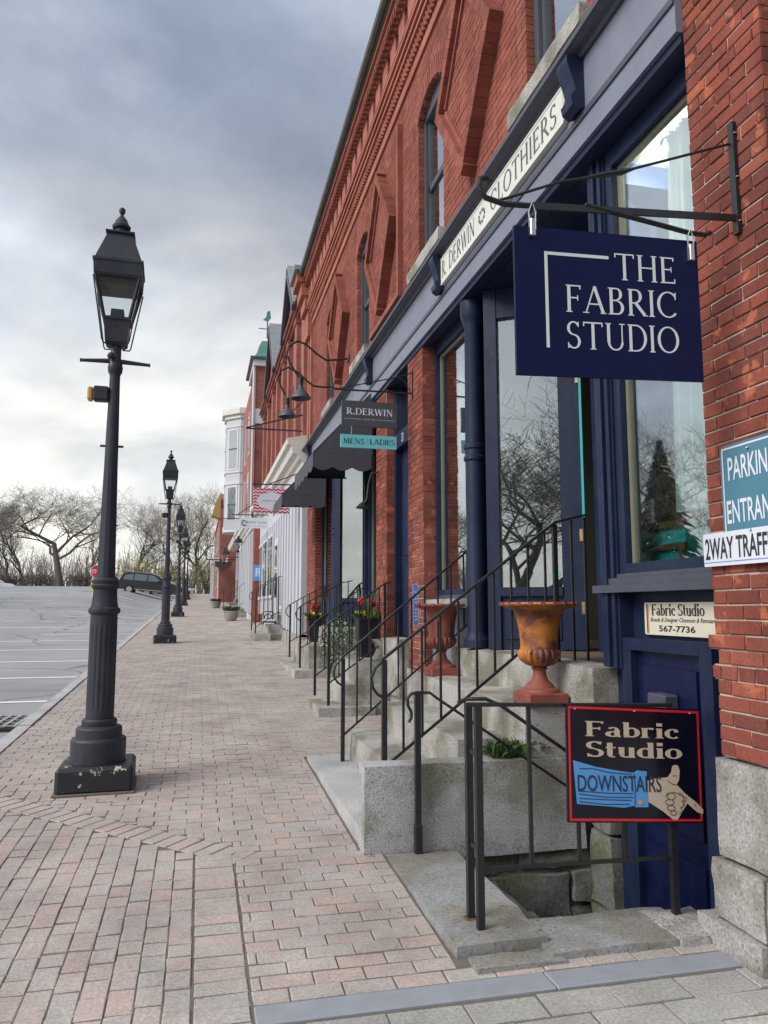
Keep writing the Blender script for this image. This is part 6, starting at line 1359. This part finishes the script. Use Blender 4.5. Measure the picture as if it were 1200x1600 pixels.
make_car('parked_car', (-3.0,71.5,lotz(-3.0,71.5)), R(-3), 'car_black', 'dark car parked just beyond the black sport utility car', False)
make_car('parked_car', (-2.75,77,lotz(-2.75,77)), R(0), 'car_silver', 'silver car half hidden behind the third street lamp', False)
vx = at(8,915,78).x
make_car('white_van', (vx-1.9,80,lotz(vx,80)-0.75), R(4), 'car_white', 'white vehicle at the far left edge of the parking lot under the trees')
st = thing('stop_sign', at(151,930,50), 'red octagonal stop sign above yellow-green plates at the far side of the lot', 'sign')
p0 = at(151,930,50); tilt = 0
bz = lotz(p0.x, 50); sc_ = at(152,893,50)
MB().box(p0.x-0.03,p0.x+0.03,50.02,50.06,bz-0.2,sc_.z+0.4).build('post', 'steel', st)
oc = [(0.44*math.cos(R(22.5+45*i)),0.44*math.sin(R(22.5+45*i))) for i in range(8)]
MB().prism(oc, sc_, UX, UZ, NY, -0.01, 0.01).build('octagon_border', 'sign_white', st); MB().prism([(a*.92,b*.92) for a, b in oc], sc_, UX, UZ, NY, 0.011, 0.014).build('octagon', 'stop_red', st); put(st, 'lettering', 'sign_white', sans('STOP', 0.66, 0.26, 0.02), sc_, UX, UZ, NY, -0.33, -0.13, 0.018)
for k, (py, hh, mt) in enumerate(((905.5,0.09,'sign_white'),(912,0.11,'lime'),(918,0.15,'lime'))): q = at(150.5-k*0.8,py,49.98); MB().box(q.x-0.27,q.x+0.27,49.96,49.98,q.z-hh,q.z+hh).build('plate', mt, st)
q = at(146,929.5,49.9); MB().lathe([(0.16,-0.14),(0.10,0.0),(0.03,0.16)], q, 10).build('cone', 'amber', st)
# ------------------------------------------------------------------ bare trees
def bare_tree(seed, h, spread, trunk_r, depth=6, up=0.35, low=0.28):
    rr = random.Random(seed); tr, tw = MB(), MB()
    def grow(p, d, l, r, lev):
        segs = 3 if lev < 3 else 2; pts = [p]; rad = [r]; q = p.copy(); dd = d.copy()
        for i in range(segs):
            dd = (dd+Vector((rr.gauss(0,.22),rr.gauss(0,.22),rr.gauss(0,.14)+(up*0.12 if lev > 0 else 0)))*(0.55 if lev == 0 else 1)).normalized(); q = q+dd*(l/segs); pts.append(q.copy()); rad.append(max(0.006, r*(1-0.36*(i+1)/segs)))
        (tr if lev < 3 else tw).tube(pts, rad, 8 if lev == 0 else 6 if lev < 2 else 4 if lev < 3 else 3, cap=False)
        if lev >= depth: return
        nch = (4 if lev == 0 else 4 if lev < 3 else rr.choice((2,3,3)) if lev < depth-1 else 3)
        for k in range(nch):
            f = rr.uniform(0.35 if lev else 0.62, 1.0) if k else 1.0; i = min(segs-1, int(f*segs)); b = pts[i].lerp(pts[i+1], f*segs-i if f < 1 else 1.0)
            a = rr.uniform(0, 6.28); side = Vector((math.cos(a), math.sin(a), 0)); el = rr.uniform(low, 0.9) if lev == 0 else rr.uniform(-0.15, 0.8)
            nd = (dd*rr.uniform(.35,.8)*(0.5 if lev == 0 else 1)+side*rr.uniform(.6,1.0)*spread+Vector((0,0,el*up*2))).normalized()
            grow(b, nd, l*rr.uniform(.58,.85)*(1.15 if lev == 0 else 1), rad[-1]*(rr.uniform(.55,.8) if k else .85), lev+1)
    grow(Vector((0,0,-0.3)), Vector((0.02,0,1)), h*0.30, trunk_r, 0)
    return tr, tw
TREES = {}
def tree_obj(kind, x, y, z, s, rz, label, group='bare trees around the lot'):
    if kind not in TREES:
        sd, h, sp, tr_, dp = {'oak': (12,12.0,1.3,.26,7), 'elm': (25,12.5,.85,.24,7), 'slim': (31,11.0,.6,.20,6)}[kind]
        a, b = bare_tree(sd, h, sp, tr_, dp); root = thing('bare_tree', (0,0,0), 'x', 'tree', group); a.build('trunk', 'bark', root, smooth=60); b.build('crown', 'twig', root); TREES[kind] = root; o = root
    else: o = copy_tree(TREES[kind])
    o.location = (x, y, z); o.scale = (s, s, s); o.rotation_euler.z = R(rz); o['label'] = label; return o
def gnd(x, y): return lotz(x, min(y, 88))+0.02+0.008*max(0, y-88)
def tp(px, Y): p = at(px, 918, Y); return p.x, Y, gnd(p.x, Y)
tree_obj('oak', *tp(95,92), 1.55, 0, 'broad bare oak with a thick trunk and low spreading limbs behind the lot')
tree_obj('oak', *tp(-60,98), 1.5, 130, 'bare oak cut off by the left edge of the picture')
tree_obj('elm', *tp(40,104), 1.0, 40, 'thin bare tree between the two oaks at the left')
tree_obj('elm', *tp(205,112), 1.15, 200, 'bare tree just right of the nearest lamp post, above the black car')
tree_obj('elm', *tp(325,100), 1.25, 80, 'tall bare tree at the end of the street beside the white building')
tree_obj('slim', *tp(300,125), 1.5, 10, 'slender bare tree behind the third and fourth lamp posts')
tree_obj('slim', *tp(150,120), 1.2, 150, 'slender bare tree behind the stop sign')
tree_obj('slim', *tp(10,110), 1.1, 250, 'slender bare tree at the left above the white vehicle')
tree_obj('elm', *tp(260,130), 1.2, 300, 'bare tree framed by the second lamp post lantern')
# trees across the lot and behind the camera, seen only as reflections in the shop windows
tree_obj('elm', -18.5, 40, 1.6, 0.95, 60, 'bare tree reflected in the near shop window, left of the spruce')
tree_obj('oak', -13, -8, -0.5, 1.1, 200, 'bare oak reflected in the recessed window beside the shop door')
tree_obj('elm', -9, -13, -0.5, 1.05, 20, 'bare tree reflected in the recessed window, left of the oak')
tree_obj('elm', -25.5, 41, 1.6, 1.0, 90, 'bare tree reflected at the right of the near shop window')
def conifer(x, y, z, h, label):
    rr = random.Random(4); c = thing('spruce_tree', (x,y,z), label, 'tree'); t_ = MB(); t_.tube([(x,y,z-.2),(x,y,z+h)], [.22,.03], 8); t_.build('trunk', 'bark', c); n = MB()
    for k in range(1500):
        f = rr.random()**.8; a = rr.uniform(0, 6.28); r_ = (1-f)*h*.27*rr.uniform(.25,1)+.1; zz = z+h*(.08+.92*f); d = Vector((math.cos(a),math.sin(a),-.25)); b = Vector((x,y,zz))+d*r_*.5; leaf_blade(n, b, d, r_*.7+.15, .35*(1-f)+.12, .25)
    n.build('crown', 'needle', c); return c
conifer(-21.6, 40, 1.6, 10.0, 'dark spruce reflected in the near shop window')
# shrubs with first leaves at the back of the lot
for i, (px, Y, rx, rz_, mt, lb) in enumerate(((215,86,2.8,1.9,'leaf_pale','yellow green bush coming into leaf behind the black car'),(262,90,2.5,1.9,'leaf_pale','yellow green bush between the second and third lamp posts'),(322,92,2.4,2.8,'leaf_pale','pale leafy bush at the end of the sidewalk'),(60,96,2.6,1.0,'twig','brown thicket under the left oak'),(130,98,2.8,1.1,'twig','brown thicket behind the stop sign'),(15,100,2.6,1.0,'twig','brown thicket at the left edge of the lot'))):
    x, y, z = tp(px, Y); shrub(x, y, z-0.2, rx, rz_, 2200, .13, lb, mt, 20+i, group='bushes behind the lot')
# far wood closing the view
mb = MB(); rr = random.Random(77)
for k in range(1900):
    x = rr.uniform(-120, 30); y = rr.uniform(135, 175); z = gnd(min(x,-2.1), y); h = rr.uniform(3, 9.5); mb.tube([(x,y,z-.3),(x+rr.uniform(-.5,.5),y,z+h*.5),(x+rr.uniform(-1.5,1.5),y,z+h)], [.10,.06,.015], 3, cap=False)
    for q in range(5): b = Vector((x,y,z+h*rr.uniform(.3,.95))); mb.tube([b, b+Vector((rr.uniform(-1.8,1.8),rr.uniform(-1,1),rr.uniform(.3,1.8)))], [.035,.01], 3, cap=False)
mb.build('far_wood', 'twig', kind='stuff', label='mass of thin bare trees closing the view beyond the lot', cat='wood')
sc.render.film_transparent = False
sc.cycles.max_bounces = 8; sc.cycles.transparent_max_bounces = 16
